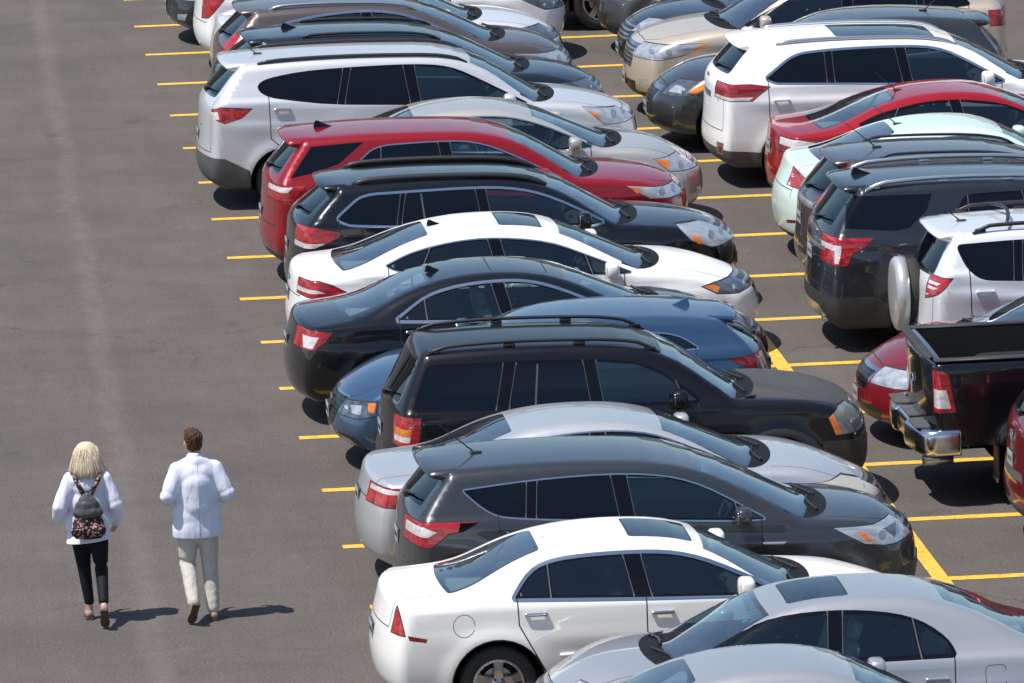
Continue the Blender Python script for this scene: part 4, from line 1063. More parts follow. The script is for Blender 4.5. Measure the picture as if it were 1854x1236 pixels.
car('sedan', 'bright blue hatchback with black grille facing left behind the old black suv', 2, -.02, 4.90, flip=True, name='parked_hatchback', cat='hatchback', H=1.53, xw=3.62, zw=1.07, xf=2.75, hn=.93, rear=(1.05, .45, 1.15, 1.10),
    sd=dict(lip=.12, nz=.18), sil=[(.22, .24, .08), (.05, .34, .08), (.0, .60, .14), (.05, .84, .08), (.14, 1.08, .1), (.20, 1.14, .1), (.62, 1.42, .12), (.72, 1.455, .12), (1.6, 1.53, 1.2), (2.75, 1.46, .7), (3.62, 1.07, .07), (4.1, 1.04, .5), (4.38, .95, .45), (4.66, .80, .14), (4.77, .60, .12), (4.78, .42, .08), (4.70, .30, .08), (4.50, .22, .08)],
    paint=BLUE, rg=('rear', 1.13, 1.40, .60, .50), spoiler=(.66, .22, .01, .52), rwiper=True, rgx=.4, tum=.34, zc=.20, crease=.02, boot=(0, 0, 0),
    dlo=[(.92, 1.19, .01), (1.12, 1.34, .2), (1.8, 1.41, .4), (2.4, 1.42, .4), (2.8, 1.36, .3), (3.45, 1.09, .01), (3.3, 1.06, .05), (1.9, 1.12, .3)], pillars=[(1.35, 1.30, .03), (2.15, 2.09, .15)], roles=['r2', 'r', 'f'], wm=[cl, cl, cl],
    tail=[([(-.3, 1.08), (.30, 1.09), (.60, 1.06), (.42, .97), (.25, .93), (-.3, .95)], 'tail_dark', .36)], fin=(1.02, 0, 1.2, 'p'),
    head=[([(4.33, .78), (4.52, .755), (4.80, .70), (5.0, .67), (5.0, .59), (4.52, .60), (4.35, .64)], 'head_dark', .50), ([(4.34, .77), (4.42, .76), (4.42, .68), (4.36, .67)], 'amber', .5), ([(4.48, .73), (4.58, .71), (4.58, .64), (4.50, .64)], 'head', .5)], sidecut=[([(4.86, .43), (4.55, .40), (4.42, .27), (4.80, .26)], 'black'), ([(4.72, .385), (4.60, .365), (4.52, .30), (4.66, .29)], 'fog')],
    front=[([(-.50, .78), (.50, .78), (.40, .50), (.25, .42), (-.25, .42), (-.40, .50)], 'grille_frame'), ([(-.485, .765), (.485, .765), (.385, .505), (.245, .435), (-.245, .435), (-.385, .505)], 'grille')],
    grillem='grille_black', plates=[(True, .56, 'plate'), (False, .84, 'plate_dark')], badges=[(True, 0, .68, 'oval')], archlip=0)
car('sedan', 'black sedan with chrome window surround parked behind the blue hatchback', 3, -.15, 5.36, H=1.53, xw=3.94, zw=1.09, xf=3.02, hn=.88, rear=(1.55, .72, 1.14, 1.08),
    paint=BLACK, cw=.028, hchrome=True, fin=(1.66, .0, 1.1), dlo=mv([(.90, 1.10, .02), (.97, 1.13, .05), (1.22, 1.32, .2), (1.62, 1.425, .4), (2.1, 1.455, .5), (2.4, 1.435, .4), (2.72, 1.34, .3), (3.28, 1.08, .01), (3.15, 1.045, .05), (1.25, 1.085, .3)]),
    pillars=[(1.23 + o, 1.22 + o, .022), (2.12 + o, 2.04 + o, .14)], roles=['r2', 'r', 'f'], seatm='seat', sun=(2.25, 2.85, .40), sunm='paint',
    tail=[(mv([(-.5, 1.03), (-.15, 1.03), (.18, 1.0), (.12, .92), (-.02, .82), (-.5, .84)]), 'tail_red', .44), (mv([(-.12, .96), (.04, .96), (-.03, .84), (-.12, .84)]), 'tail_white', .44)],
    plates=[(False, .80, 'plate')], head=[([(4.55, .88), (5.6, .84), (5.6, .72), (4.9, .73)], 'head_dark', .40)])
car('sedan', 'white sedan with dark sunroof and shark fin between the black sedan and the black wagon', 4, .09, 5.39, H=1.545, xw=4.03, zw=1.05, xf=3.04, hn=.88, rear=(1.56, .66, 1.16, 1.11), sd=dict(lip=.05, nz=.12),
    paint=WHITE2, sun=(2.40, 2.86, .40), fin=(1.70, 0, 1.0), dlo=mv([(.80, 1.20, .01), (1.05, 1.305, .1), (1.30, 1.37, .2), (1.66, 1.43, .4), (2.1, 1.445, .5), (2.67, 1.375, .4), (3.05, 1.215, .3), (3.55, 1.01, .01), (3.3, 1.0, .05), (2.2, 1.07, .4), (1.0, 1.13, .2), (.88, 1.15, .06)]),
    pillars=[(1.12 + o, 1.36 + o, .05), (2.13 + o, 2.05 + o, .14), (3.12 + o, 3.0 + o, .05)], roles=['q', 'r', 'f', 'f2'], wm=[cl, cl, cl, cl], doorA=3.75,
    tail=[(mv([(-.5, 1.06), (.04, 1.055), (.18, 1.01), (.34, .93), (.06, .87), (-.5, .92)]), 'tail_red', .50), (mv([(-.5, .975), (.0, .965), (.1, .93), (-.5, .915)]), 'tail_white', .50)],
    head=[(mv([(4.35, .82), (4.5, .85), (5.3, .84), (5.3, .75), (4.77, .72), (4.53, .735)]), 'head_dark', .42), (mv([(4.37, .82), (4.48, .835), (4.56, .80), (4.53, .745)]), 'amber', .5)], plates=[(False, .80, 'plate')], badges=[(False, 0, .98, 'oval')],
    front=[([(-.48, .86), (.48, .86), (.40, .58), (-.40, .58)], 'grille')])
car('suv', 'black wagon with thick black roof rails and chrome trimmed windows', 5, .29, 5.32, name='parked_wagon', cat='wagon', H=1.66, xw=3.92, zw=1.10, xf=3.00, hn=.98, rear=(.52, 1.22), sd=dict(nz=.16), paint=BLACK, cw=.026, tum=.27,
    dlo=mv([(.285, 1.28, .04), (.56, 1.50, .06), (.70, 1.535, .1), (1.07, 1.545, .4), (1.95, 1.565, .5), (2.44, 1.53, .4), (2.82, 1.41, .3), (3.36, 1.11, .01), (3.2, 1.08, .05), (2.0, 1.15, .4), (.95, 1.175, .3), (.40, 1.215, .08)]),
    pillars=[(.97 + o, 1.08 + o, .06), (2.03 + o, 1.97 + o, .12)], roles=['q', 'r', 'f'], wm=[pv, pv, cl], rails=(.75, 3.0, .58, .022, .034, 'black'), glass_lines=[[(1.30 + o, 1.12), (1.24 + o, 1.60)]],
    tail=[(mv([(-.5, 1.18), (.0, 1.18), (.30, 1.12), (.29, 1.07), (.11, .99), (-.5, .99)]), 'tail_red', .50), (mv([(-.5, 1.0), (.13, 1.0), (.0, .95), (-.5, .93)]), 'tail_white', .5)],
    head=[(mv([(4.24, 1.01), (4.55, .99), (5.2, .92), (5.2, .78), (4.63, .77), (4.40, .85)]), 'head', .42), (mv([(4.38, .90), (4.48, .90), (4.54, .80), (4.47, .81)]), 'amber', .5)], seatm='seat_dark', plates=[(False, .86, 'plate'), (True, .5, 'plate')], archlip=0)
car('suv', 'red suv with red shark fin on its roof beside the black wagon', 6, .20, 5.20, H=1.76, xw=3.88, zw=1.18, xf=2.96, hn=1.07, rear=(.42, 1.27), paint=RED, crease=.02,
    dlo=mv([(.84, 1.42, .05), (1.05, 1.60, .08), (1.22, 1.64, .1), (1.82, 1.66, .5), (2.27, 1.645, .4), (2.65, 1.515, .3), (3.28, 1.17, .01), (3.1, 1.15, .05), (2.0, 1.22, .4), (.95, 1.26, .1)]),
    pillars=[(1.12 + o, 1.16 + o, .03), (1.98 + o, 1.91 + o, .14)], roles=['r2', 'r', 'f'], wm=[pv, pv, cl], sidecut=[(mv([(.04, 1.285), (.30, 1.62), (.93, 1.655), (.62, 1.42), (.30, 1.33)]), 'glossq')], fin=(.80, .1, 1.3), doorC=1.2,
    tail=[(mv([(-.5, 1.20), (.21, 1.205), (.05, 1.03), (-.5, 1.05)]), 'tail_red', .40), (mv([(-.5, 1.19), (.06, 1.19), (.0, 1.13), (-.5, 1.14)]), 'tail_white', .46)],
    head=[(mv([(4.06, 1.04), (4.53, .99), (5.1, .98), (5.1, .86), (4.35, .88)]), 'head', .44), (mv([(4.10, 1.03), (4.22, 1.0), (4.26, .95), (4.18, .95)]), 'amber', .5)], seatm='seat', plates=[(False, .78, 'plate')], cladm='cladding')
car('sedan', 'champagne coloured sedan parked between the red suv and the large silver suv', 7, .72, 5.22, H=1.55, xw=3.98, zw=1.06, xf=3.00, hn=.90, rear=(1.55, .70, 1.14, 1.08), paint=CHAMP,
    dlo=mv([(.75, 1.10, .02), (1.2, 1.38, .2), (1.62, 1.45, .4), (2.1, 1.475, .5), (2.5, 1.45, .4), (2.9, 1.33, .3), (3.46, 1.06, .01), (3.25, 1.04, .05), (1.25, 1.085, .3)]),
    pillars=[(1.2 + o, 1.25 + o, .022), (2.12 + o, 2.04 + o, .14)], roles=['r2', 'r', 'f'], seatm='seat', wsm=.07,
    head=[([(4.50, .88), (4.9, .88), (5.4, .80), (5.4, .68), (4.7, .73)], 'head', .42), ([(4.50, .87), (4.66, .86), (4.72, .78), (4.66, .77)], 'amber', .5)], tail=[([(-.3, 1.0), (.4, 1.0), (.35, .85), (-.3, .85)], 'tail_red', .5)])
car('suv', 'large silver suv with grey plastic rear bumper and small teardrop red tail light', 8, -.19, 5.66, H=1.84, xw=4.36, zw=1.22, xf=3.44, hn=1.07, rear=(.46, 1.34), sd=dict(nz=.14), paint=P('cool_silver_paint', (.68, .69, .71), .35, .34, 1, .04), dchrome=False, crease=.012, zc=.3,
    dlo=mv([(.47, 1.54, .10), (.56, 1.62, .12), (1.0, 1.70, .4), (1.7, 1.73, .5), (2.51, 1.735, .5), (2.93, 1.69, .4), (3.26, 1.54, .3), (3.86, 1.20, .02), (3.6, 1.20, .1), (2.4, 1.27, .4), (1.41, 1.30, .4), (.60, 1.43, .15)]),
    pillars=[(1.48 + o, 1.62 + o, .10), (2.46 + o, 2.40 + o, .14)], roles=['q', 'r', 'f'], wm=[pv, pv, cl], rails=(.75, 3.4, .60, .012, .022, 'black'), rg=('rear', 1.38, 1.72, .66, .56), hchrome=True,
    clad=[[(-.2, .1), (.72, .1), (.62, .50), (.30, .66), (-.2, .68)], [(0, .1), (6, .1), (6, .40), (0, .42)]], cladm='cladding', archlip=0, whip=(.78, 0, .16),
    tail=[(mv([(-.12, 1.25), (-.02, 1.29), (.37, 1.265), (.24, 1.16), (.03, 1.10), (-.12, 1.16)]), 'tail_red', .5), (mv([(-.14, 1.22), (-.06, 1.24), (-.04, 1.15), (-.12, 1.13)]), 'tail_white', .5)],
    head=[(mv([(4.57, 1.11), (5.0, 1.04), (5.6, 1.0), (5.6, .89), (4.85, .89)]), 'head', .46), (mv([(4.64, 1.06), (4.74, 1.03), (4.80, .94), (4.77, .95)]), 'amber', .5)], plates=[(False, .84, 'plate')], badges=[(False, -.3, 1.0, 'text')])
car('suv', 'dark navy suv with shark fin between the large silver suv and the brown suv', 9, .14, 5.25, H=1.72, xw=4.02, zw=1.17, xf=3.02, hn=1.02, rear=(.62, 1.25), paint=NAVY,
    dlo=mv([(.6, 1.38, .02), (.9, 1.50, .1), (1.2, 1.56, .3), (1.75, 1.60, .5), (2.3, 1.57, .4), (2.7, 1.46, .3), (3.3, 1.16, .01), (3.1, 1.13, .05), (2.0, 1.18, .4), (.8, 1.24, .1)]),
    pillars=[(1.0 + o, 1.1 + o, .08), (1.98 + o, 1.91 + o, .14)], roles=['q', 'r', 'f'], wm=[pv, pv, cl], fin=(1.10, .1, 1.2), tail=[([(-.3, 1.16), (.5, 1.14), (.4, 1.0), (-.3, 1.0)], 'tail_red', .5)],
    head=[([(4.35, 1.0), (4.9, .98), (5.5, .90), (5.5, .80), (4.75, .82)], 'head_dark', .44)], rails=(1.2, 3.0, .60, .010, .018, 'black'))
car('suv', 'mocha brown suv with tall red tail light climbing its rear corner', 10, .37, 4.90, H=1.70, xw=3.76, zw=1.17, xf=2.74, hn=1.02, rear=(.48, 1.24), paint=BROWN, cw=.03, trim=0,
    dlo=mv([(.24, 1.29, .02), (.60, 1.47, .1), (.95, 1.56, .3), (1.6, 1.62, .5), (2.1, 1.60, .4), (2.5, 1.49, .3), (3.1, 1.16, .01), (2.9, 1.14, .05), (1.8, 1.20, .4), (.5, 1.27, .1)]),
    pillars=[(.90 + o, 1.02 + o, .08), (1.85 + o, 1.78 + o, .14)], roles=['q', 'r', 'f'], wm=[pv, cl, cl], rails=(.75, 2.75, .60, .02, .022, 'satin'), hchrome=True,
    tail=[([(-.1, 1.24), (.10, 1.26), (.20, 1.46), (.34, 1.62), (.58, 1.70), (.42, 1.54), (.28, 1.40), (.48, 1.14), (.44, 1.06), (-.1, 1.08)], 'tail_red', .60), ([(-.1, 1.12), (.20, 1.12), (.34, 1.04), (-.1, 1.0)], 'tail_white', .62)],
    head=[([(4.0, .98), (4.4, .96), (5.2, .90), (5.2, .76), (4.5, .78)], 'head', .46), ([(4.04, .97), (4.26, .95), (4.34, .84), (4.26, .84)], 'amber', .5)], seatm='seat', clad=[[(-.2, .1), (.7, .1), (.6, .5), (-.2, .55)], [(0, .1), (6, .1), (6, .38), (0, .38)]])
car('sedan', 'silver sedan with smoked headlight just beyond the brown suv', 11, .55, 4.90, H=1.50, xw=3.55, zw=1.04, xf=2.7, hn=.90, rear=(1.45, .68, 1.14, 1.08), paint=SILVERW,
    dlo=[(1.15, 1.10, .02), (1.5, 1.34, .2), (2.0, 1.42, .4), (2.5, 1.42, .4), (2.9, 1.32, .3), (3.4, 1.06, .01), (3.2, 1.03, .05)], pillars=[(1.5, 1.52, .03), (2.3, 2.22, .14)], roles=['r2', 'r', 'f'],
    head=[([(4.05, .90), (4.4, .88), (5.3, .82), (5.3, .70), (4.5, .70)], 'head_dark', .36), ([(4.08, .89), (4.24, .87), (4.36, .74), (4.28, .76)], 'amber', .5)], tail=[([(-.3, 1.0), (.4, 1.0), (.35, .85), (-.3, .85)], 'tail_red', .5)], plates=[(True, .5, 'plate')])
car('suv', 'white hatchback showing one red tail light at the top edge of the left row', 12, .50, 5.30, name='parked_hatchback', cat='hatchback', H=1.66, xw=3.92, zw=1.08, xf=2.96, hn=.98, rear=(.52, 1.16), paint=WHITE2, archlip=0, clad=[],
    dlo=mv([(.5, 1.28, .02), (.9, 1.45, .1), (1.7, 1.52, .5), (2.3, 1.5, .4), (2.7, 1.40, .3), (3.3, 1.12, .01), (3.1, 1.09, .05), (.8, 1.18, .1)]), pillars=[(.95 + o, 1.02 + o, .08), (1.95 + o, 1.9 + o, .14)], roles=['q', 'r', 'f'],
    tail=[([(-.3, 1.12), (.30, 1.14), (.42, 1.10), (.16, .80), (.0, .74), (-.3, .80)], 'tail_red', .56), ([(-.3, 1.06), (.10, 1.06), (.10, .94), (-.3, .94)], 'tail_white', .56)],
    head=[([(4.5, .92), (5.6, .86), (5.6, .70), (4.9, .74)], 'head_dark', .44)])
car('sedan', 'slate blue hatchback nosed toward the driving lane at the top of the left row', 13, .28, 4.9, flip=True, H=1.50, xw=3.55, zw=1.04, xf=2.7, hn=.92, rear=(1.3, .58, 1.18, 1.14), paint=TEAL, name='parked_hatchback', cat='hatchback',
    dlo=[(1.15, 1.12, .02), (1.5, 1.34, .2), (2.0, 1.42, .4), (2.5, 1.42, .4), (2.9, 1.32, .3), (3.4, 1.06, .01), (3.2, 1.03, .05)], pillars=[(1.5, 1.52, .03), (2.3, 2.22, .14)], roles=['r2', 'r', 'f'],
    head=[([(4.1, .84), (4.5, .80), (5.3, .76), (5.3, .62), (4.5, .66)], 'head', .45)], tail=[([(-.3, 1.0), (.4, 1.0), (.35, .85), (-.3, .85)], 'tail_red', .5)], plates=[(True, .5, 'plate')],
    front=[([(-.40, .62), (.40, .62), (.36, .36), (-.36, .36)], 'grille'), ([(-.82, .46), (-.62, .44), (-.60, .36), (-.76, .36)], 'fog'), ([(.60, .36), (.62, .44), (.82, .46), (.76, .36)], 'fog')], grillem='grille_black')
# two nearest cars, cropped by the bottom of the picture
car('sedan', 'silver sedan facing left with dark sunroof at the bottom right', -3, .70, 5.1, flip=True, H=1.54, xw=3.86, zw=1.04, xf=2.98, hn=.88, rear=(1.40, .60, 1.12, 1.06), paint=SILVER, wx=(1.05, 4.10), noshrink=True, zc=.2,
    sun=(2.28, 2.80, .36), dlo=[(1.37, 1.045, .04), (1.43, 1.18, .15), (1.66, 1.35, .2), (1.98, 1.43, .3), (2.45, 1.46, .4), (2.95, 1.42, .3), (3.28, 1.27, .2), (3.66, 1.06, .01), (3.5, 1.03, .05), (2.4, 1.05, .3)], dchrome=False,
    pillars=[(1.68, 1.72, .035), (2.45, 2.39, .13)], roles=['r2', 'r', 'f'], seatm='seat', hz=.86, boot=(.50, .58, .84), cowl=.19, rgx=.9,
    lines=[('side', fillet([(.94, .96, .04), (1.12, .96, .04), (1.12, .78, .04), (.94, .78, .04)], 3))], tail=[([(-.3, 1.0), (.25, 1.0), (.2, .82), (-.3, .82)], 'tail_red', .45)], decal=True, mir=(3.18, 1.02))
car('sedan', 'silver grey sedan with only its roof and window tops showing at the bottom edge', -4, .30, 5.1, H=1.56, xw=3.78, zw=1.05, xf=2.85, hn=.88, rear=(1.50, .70, 1.12, 1.08), paint=SILVER, lat=.2,
    dlo=mv([(1.0, 1.11, .01), (1.34, 1.37, .2), (1.9, 1.43, .5), (2.4, 1.41, .4), (2.75, 1.31, .3), (3.25, 1.08, .01), (3.1, 1.04, .05), (2.1, 1.06, .3)]), pillars=[(1.35 + o, 1.36 + o, .035), (2.1 + o, 2.04 + o, .15)], roles=['r2', 'r', 'f'], tail=[([(-.3, 1.0), (.25, 1.0), (.2, .82), (-.3, .82)], 'tail_red', .45)])

# --- right row, front to back
car('suv', 'maroon suv with grey bumper step cut off by the right edge', 0, 6.48, 4.9, H=1.72, xw=3.72, zw=1.15, xf=2.7, hn=1.04, rear=(.40, 1.25), paint=MAROON, dlo=mv([(.3, 1.36, .02), (.7, 1.55, .1), (1.75, 1.6, .5), (2.3, 1.57, .4), (2.7, 1.44, .3), (3.2, 1.14, .01), (3.0, 1.12, .05), (.5, 1.24, .1)]),
    pillars=[(.9 + o, 1.0 + o, .08), (1.9 + o, 1.85 + o, .14)], roles=['q', 'r', 'f'], tail=[([(-.3, 1.16), (.28, 1.14), (.22, .96), (-.3, .96)], 'tail_red', .62)], plates=[(False, .86, 'plate')], badges=[(False, .0, 1.08, 'oval')], clad=[[(-.2, .1), (.6, .1), (.5, .42), (-.2, .46)], [(-.2, .70), (.06, .70), (.06, .78), (-.2, .78)]], cladm='cladding', wx=(.95, 3.9))
car('suv', 'black pickup truck with open bed, chrome step bumper and tall red and clear tail light', 1, 5.74, 6.15, name='pickup_truck', cat='pickup', pickup=True, drot=0, H=1.98, xw=4.45, zw=1.45, xf=3.45, hn=1.32, rear=(.4, 1.3), W=1.95, noshrink=True,
    sil=[(.30, .62, .05), (.24, .72, .04), (.22, 1.10, .3), (.20, 1.47, .03), (.24, 1.515, .03), (2.12, 1.515, .02), (2.20, 1.86, .15), (2.45, 1.96, .2), (3.0, 1.98, .5), (3.45, 1.92, .4), (4.45, 1.45, .08), (5.2, 1.42, .4), (5.8, 1.32, .2), (5.95, 1.1, .1), (6.05, .75, .1), (6.05, .5, .05), (5.8, .40, .05), (5.0, .45, .2)],
    paint=BLACK, tum=.16, k=.05, crown=.02, shin=.01, ledge=.01, belt=(1.40, 1.44), tuck=.05, pr=.0, rr=.05, flare=.035, rg=('none',), spoiler=None, rwiper=False, clad=[], archlip=0, rocker=.5, dchrome=False, wx=(1.52, 5.05), wr=.425, hz=1.2, crease=.004,
    dlo=[(2.42, 1.47, .04), (2.48, 1.80, .08), (3.4, 1.80, .2), (4.05, 1.50, .03), (3.9, 1.47, .03)], pillars=[(3.05, 3.05, .12)], bp=0, roles=['r', 'f'], wm=[pv, cl], topcut=[([(.36, -.78), (2.06, -.78), (2.06, .78), (.36, .78)], 'hole')],
    tail=[([(-.3, 1.40), (.36, 1.40), (.42, 1.36), (.50, .98), (-.3, .98)], 'tail_red', .84), ([(-.3, 1.21), (.40, 1.21), (.45, 1.02), (-.3, 1.02)], 'tail_white', .86)], head=[([(5.5, 1.25), (6.3, 1.2), (6.3, 1.0), (5.6, 1.0)], 'head', .5)], wheel='dark',
    sidecut=[([(.40, .42), (.40, .86), (.405, .86), (.405, .42)], 'gap')])
car('sedan', 'red sedan facing left between the black pickup and the spare wheel suv', 2, 5.78, 5.0, flip=True, H=1.56, xw=3.66, zw=1.10, xf=2.7, hn=.92, rear=(1.45, .68, 1.14, 1.10), paint=P('dark_red_paint', (.20, .006, .013), .15, .3, 1, .04), dlo=[(1.15, 1.12, .02), (1.5, 1.36, .2), (2.0, 1.46, .4), (2.5, 1.46, .4), (2.9, 1.36, .3), (3.5, 1.09, .01), (3.2, 1.07, .05)],
    pillars=[(1.5, 1.52, .03), (2.35, 2.27, .14)], roles=['r2', 'r', 'f'], seatm='seat', onemirror=True, bulb=False, head=[([(4.25, .83), (4.6, .83), (5.4, .80), (5.4, .66), (4.5, .66)], 'head', .42)],
    front=[([(-.42, .80), (.42, .80), (.34, .58), (-.34, .58)], 'grille_frame'), ([(-.38, .77), (.38, .77), (.31, .61), (-.31, .61)], 'grille'), ([(-.70, .40), (-.55, .44), (.55, .44), (.70, .40), (.6, .28), (-.6, .28)], 'intake')], plates=[(True, .48, 'plate')], grillem='grille_black')
car('suv', 'silver suv carrying a spare wheel cover on its tailgate', 3, 6.80, 4.95, H=1.80, xw=3.75, zw=1.18, xf=2.75, hn=1.05, rear=(.34, 1.26), paint=SILVERW, dchrome=False, dlo=mv([(.17, 1.66, .05), (.8, 1.69, .4), (1.7, 1.70, .5), (2.25, 1.64, .4), (2.65, 1.50, .3), (3.2, 1.18, .01), (3.0, 1.16, .05), (.8, 1.28, .3), (.42, 1.30, .1), (.27, 1.42, .1)]),
    pillars=[(.80 + o, .86 + o, .10), (1.85 + o, 1.80 + o, .14)], roles=['q', 'r', 'f'], wm=[pv, pv, cl], spare=True, whip=(.58, 0, .22), rails=(.62, 2.7, .62, .055, .022, 'black'), crossbar=(1.0,),
    tail=[(mv([(-.5, 1.20), (-.2, 1.30), (.06, 1.30), (-.02, 1.20), (-.24, 1.0), (-.5, 1.0)]), 'tail_red', .55), (mv([(-.5, 1.10), (-.16, 1.10), (-.24, 1.02), (-.5, 1.02)]), 'tail_white', .55), (mv([(-.5, 1.245), (-.06, 1.245), (-.1, 1.215), (-.5, 1.215)]), 'tail_white', .58), (mv([(-.5, 1.19), (-.09, 1.19), (-.13, 1.16), (-.5, 1.16)]), 'tail_white', .58)], rwiper=False, clad=[], archlip=0)
car('suv', 'large dark slate suv with silver roof rails and blacked out rear corner glass', 4, 6.06, 5.35, H=1.88, xw=4.1, zw=1.25, xf=3.0, hn=1.12, rear=(.44, 1.34), W=1.96, paint=TEAL, dchrome=False, doorA=3.8, tum=.22,
    dlo=mv([(1.26, 1.33, .05), (1.46, 1.735, .08), (2.2, 1.76, .4), (2.7, 1.68, .3), (3.4, 1.26, .01), (3.2, 1.24, .05)]), pillars=[(1.48 + o, 1.49 + o, .03), (2.25 + o, 2.2 + o, .14)], roles=['r2', 'r', 'f'], wm=[pv, pv, cl], sidecut=[(mv([(.02, 1.40), (.10, 1.73), (1.05, 1.735), (.98, 1.56), (.77, 1.38), (.62, 1.355)]), 'glossq')],
    rails=(.58, 3.1, .66, .045, .026, 'satin'), fin=(.66, .1, 1.3), cladm='cladding_dark', clad=[[(-.2, .1), (.72, .1), (.62, .62), (-.2, .66)], [(0, .1), (6, .1), (6, .42), (0, .42)]], wx=(1.26, 4.35),
    tail=[(mv([(-.32, 1.31), (.34, 1.29), (.22, 1.18), (.10, 1.14), (.04, 1.0), (-.32, 1.0)]), 'tail_red', .50), (mv([(-.32, 1.22), (-.03, 1.22), (-.03, 1.16), (-.06, 1.02), (-.10, 1.02), (-.10, 1.16), (-.32, 1.16)]), 'tail_white', .5)],
    back=[([(-.62, 1.12), (.62, 1.12), (.62, 1.17), (-.62, 1.17)], 'satin'), ([(-.70, .40), (-.50, .50), (.50, .50), (.70, .40), (.5, .36), (-.5, .36)], 'satin')], plates=[(False, 1.02, 'plate')], exhaust=True, badges=[(False, -.48, .92, 'text')])
car('suv', 'grey suv with tall red tail light column behind the large dark slate suv', 5, 6.34, 4.9, H=1.71, xw=3.7, zw=1.17, xf=2.7, hn=1.0, rear=(.48, 1.22), paint=GREY, dlo=mv([(.30, 1.32, .02), (.62, 1.50, .1), (.95, 1.58, .3), (1.6, 1.63, .5), (2.1, 1.60, .4), (2.5, 1.49, .3), (3.1, 1.16, .01), (2.9, 1.14, .05), (.5, 1.26, .1)]),
    pillars=[(.9 + o, 1.02 + o, .08), (1.85 + o, 1.78 + o, .14)], roles=['q', 'r', 'f'], wm=[pv, pv, cl], rails=(.9, 2.75, .60, .02, .016, 'black'), whip=(.95, 0, .45), tail=[([(-.1, 1.22), (.12, 1.24), (.22, 1.46), (.36, 1.67), (.60, 1.71), (.46, 1.50), (.32, 1.24), (.24, .98), (-.1, .98)], 'tail_red', .60), ([(-.1, 1.10), (.20, 1.10), (.16, .88), (-.1, .88)], 'tail_white', .64)],
    back=[([(-.55, 1.10), (.55, 1.10), (.55, 1.17), (-.55, 1.17)], 'satin'), ([(-.75, .40), (.75, .40), (.72, .36), (-.72, .36)], 'satin')], plates=[(False, .92, 'plate')], badges=[(False, -.52, 1.03, 'text'), (False, 0, 1.2, 'oval')], cladm='cladding')
car('sedan', 'mint green sedan with small round red tail light', 6, 6.46, 4.9, H=1.56, xw=3.6, zw=1.06, xf=2.75, hn=.9, rear=(1.42, .60, 1.20, 1.16), paint=MINT, dlo=mv([(.75, 1.14, .02), (1.2, 1.36, .2), (1.62, 1.44, .4), (2.1, 1.46, .4), (2.5, 1.38, .3), (3.2, 1.09, .01), (3.0, 1.06, .05)]),
    pillars=[(1.2 + o, 1.25 + o, .022), (2.02 + o, 1.94 + o, .14)], roles=['r2', 'r', 'f'], whip=(1.52, 0, .35), seatm='seat', tail=[([(-.3, 1.12), (.16, 1.13), (.26, 1.03), (.22, .90), (-.3, .90)], 'tail_red', .40), ([(-.3, 1.09), (.12, 1.10), (.18, 1.02), (-.3, .99)], 'tail_white', .44)],
    back=[([(.55, .46), (.85, .50), (.85, .54), (.55, .50)], 'reflector'), ([(-.85, .54), (-.85, .50), (-.55, .46), (-.55, .50)], 'reflector')], sd=dict(lip=.14), clad=[[(-.2, .1), (.5, .1), (.4, .34), (-.2, .36)]])
car('sedan', 'bright red sedan between the mint green sedan and the white suv', 7, 6.76, 5.2, H=1.53, xw=3.88, zw=1.05, xf=2.95, hn=.88, rear=(1.56, .66, 1.16, 1.12), sd=dict(lip=.05), paint=RED2, dlo=mv([(.80, 1.20, .01), (1.05, 1.30, .1), (1.30, 1.36, .2), (1.66, 1.43, .4), (2.1, 1.445, .5), (2.67, 1.375, .4), (3.0, 1.215, .3), (3.4, 1.03, .01), (2.2, 1.07, .4), (1.0, 1.13, .2), (.88, 1.15, .06)]),
    pillars=[(1.12 + o, 1.36 + o, .05), (2.13 + o, 2.05 + o, .14)], roles=['q', 'r', 'f'], whip=(1.66, 0, .35), dchrome=False, tail=[(mv([(-.5, 1.04), (.10, 1.05), (.30, 1.02), (.04, .88), (-.5, .86)]), 'tail_dark', .46), (mv([(-.5, 1.035), (.0, 1.04), (.22, 1.0), (.04, .95), (-.5, .95)]), 'tail_white', .5)], plates=[(False, .84, 'plate')], clad=[[(-.2, .1), (.5, .1), (.4, .40), (-.2, .42)]])
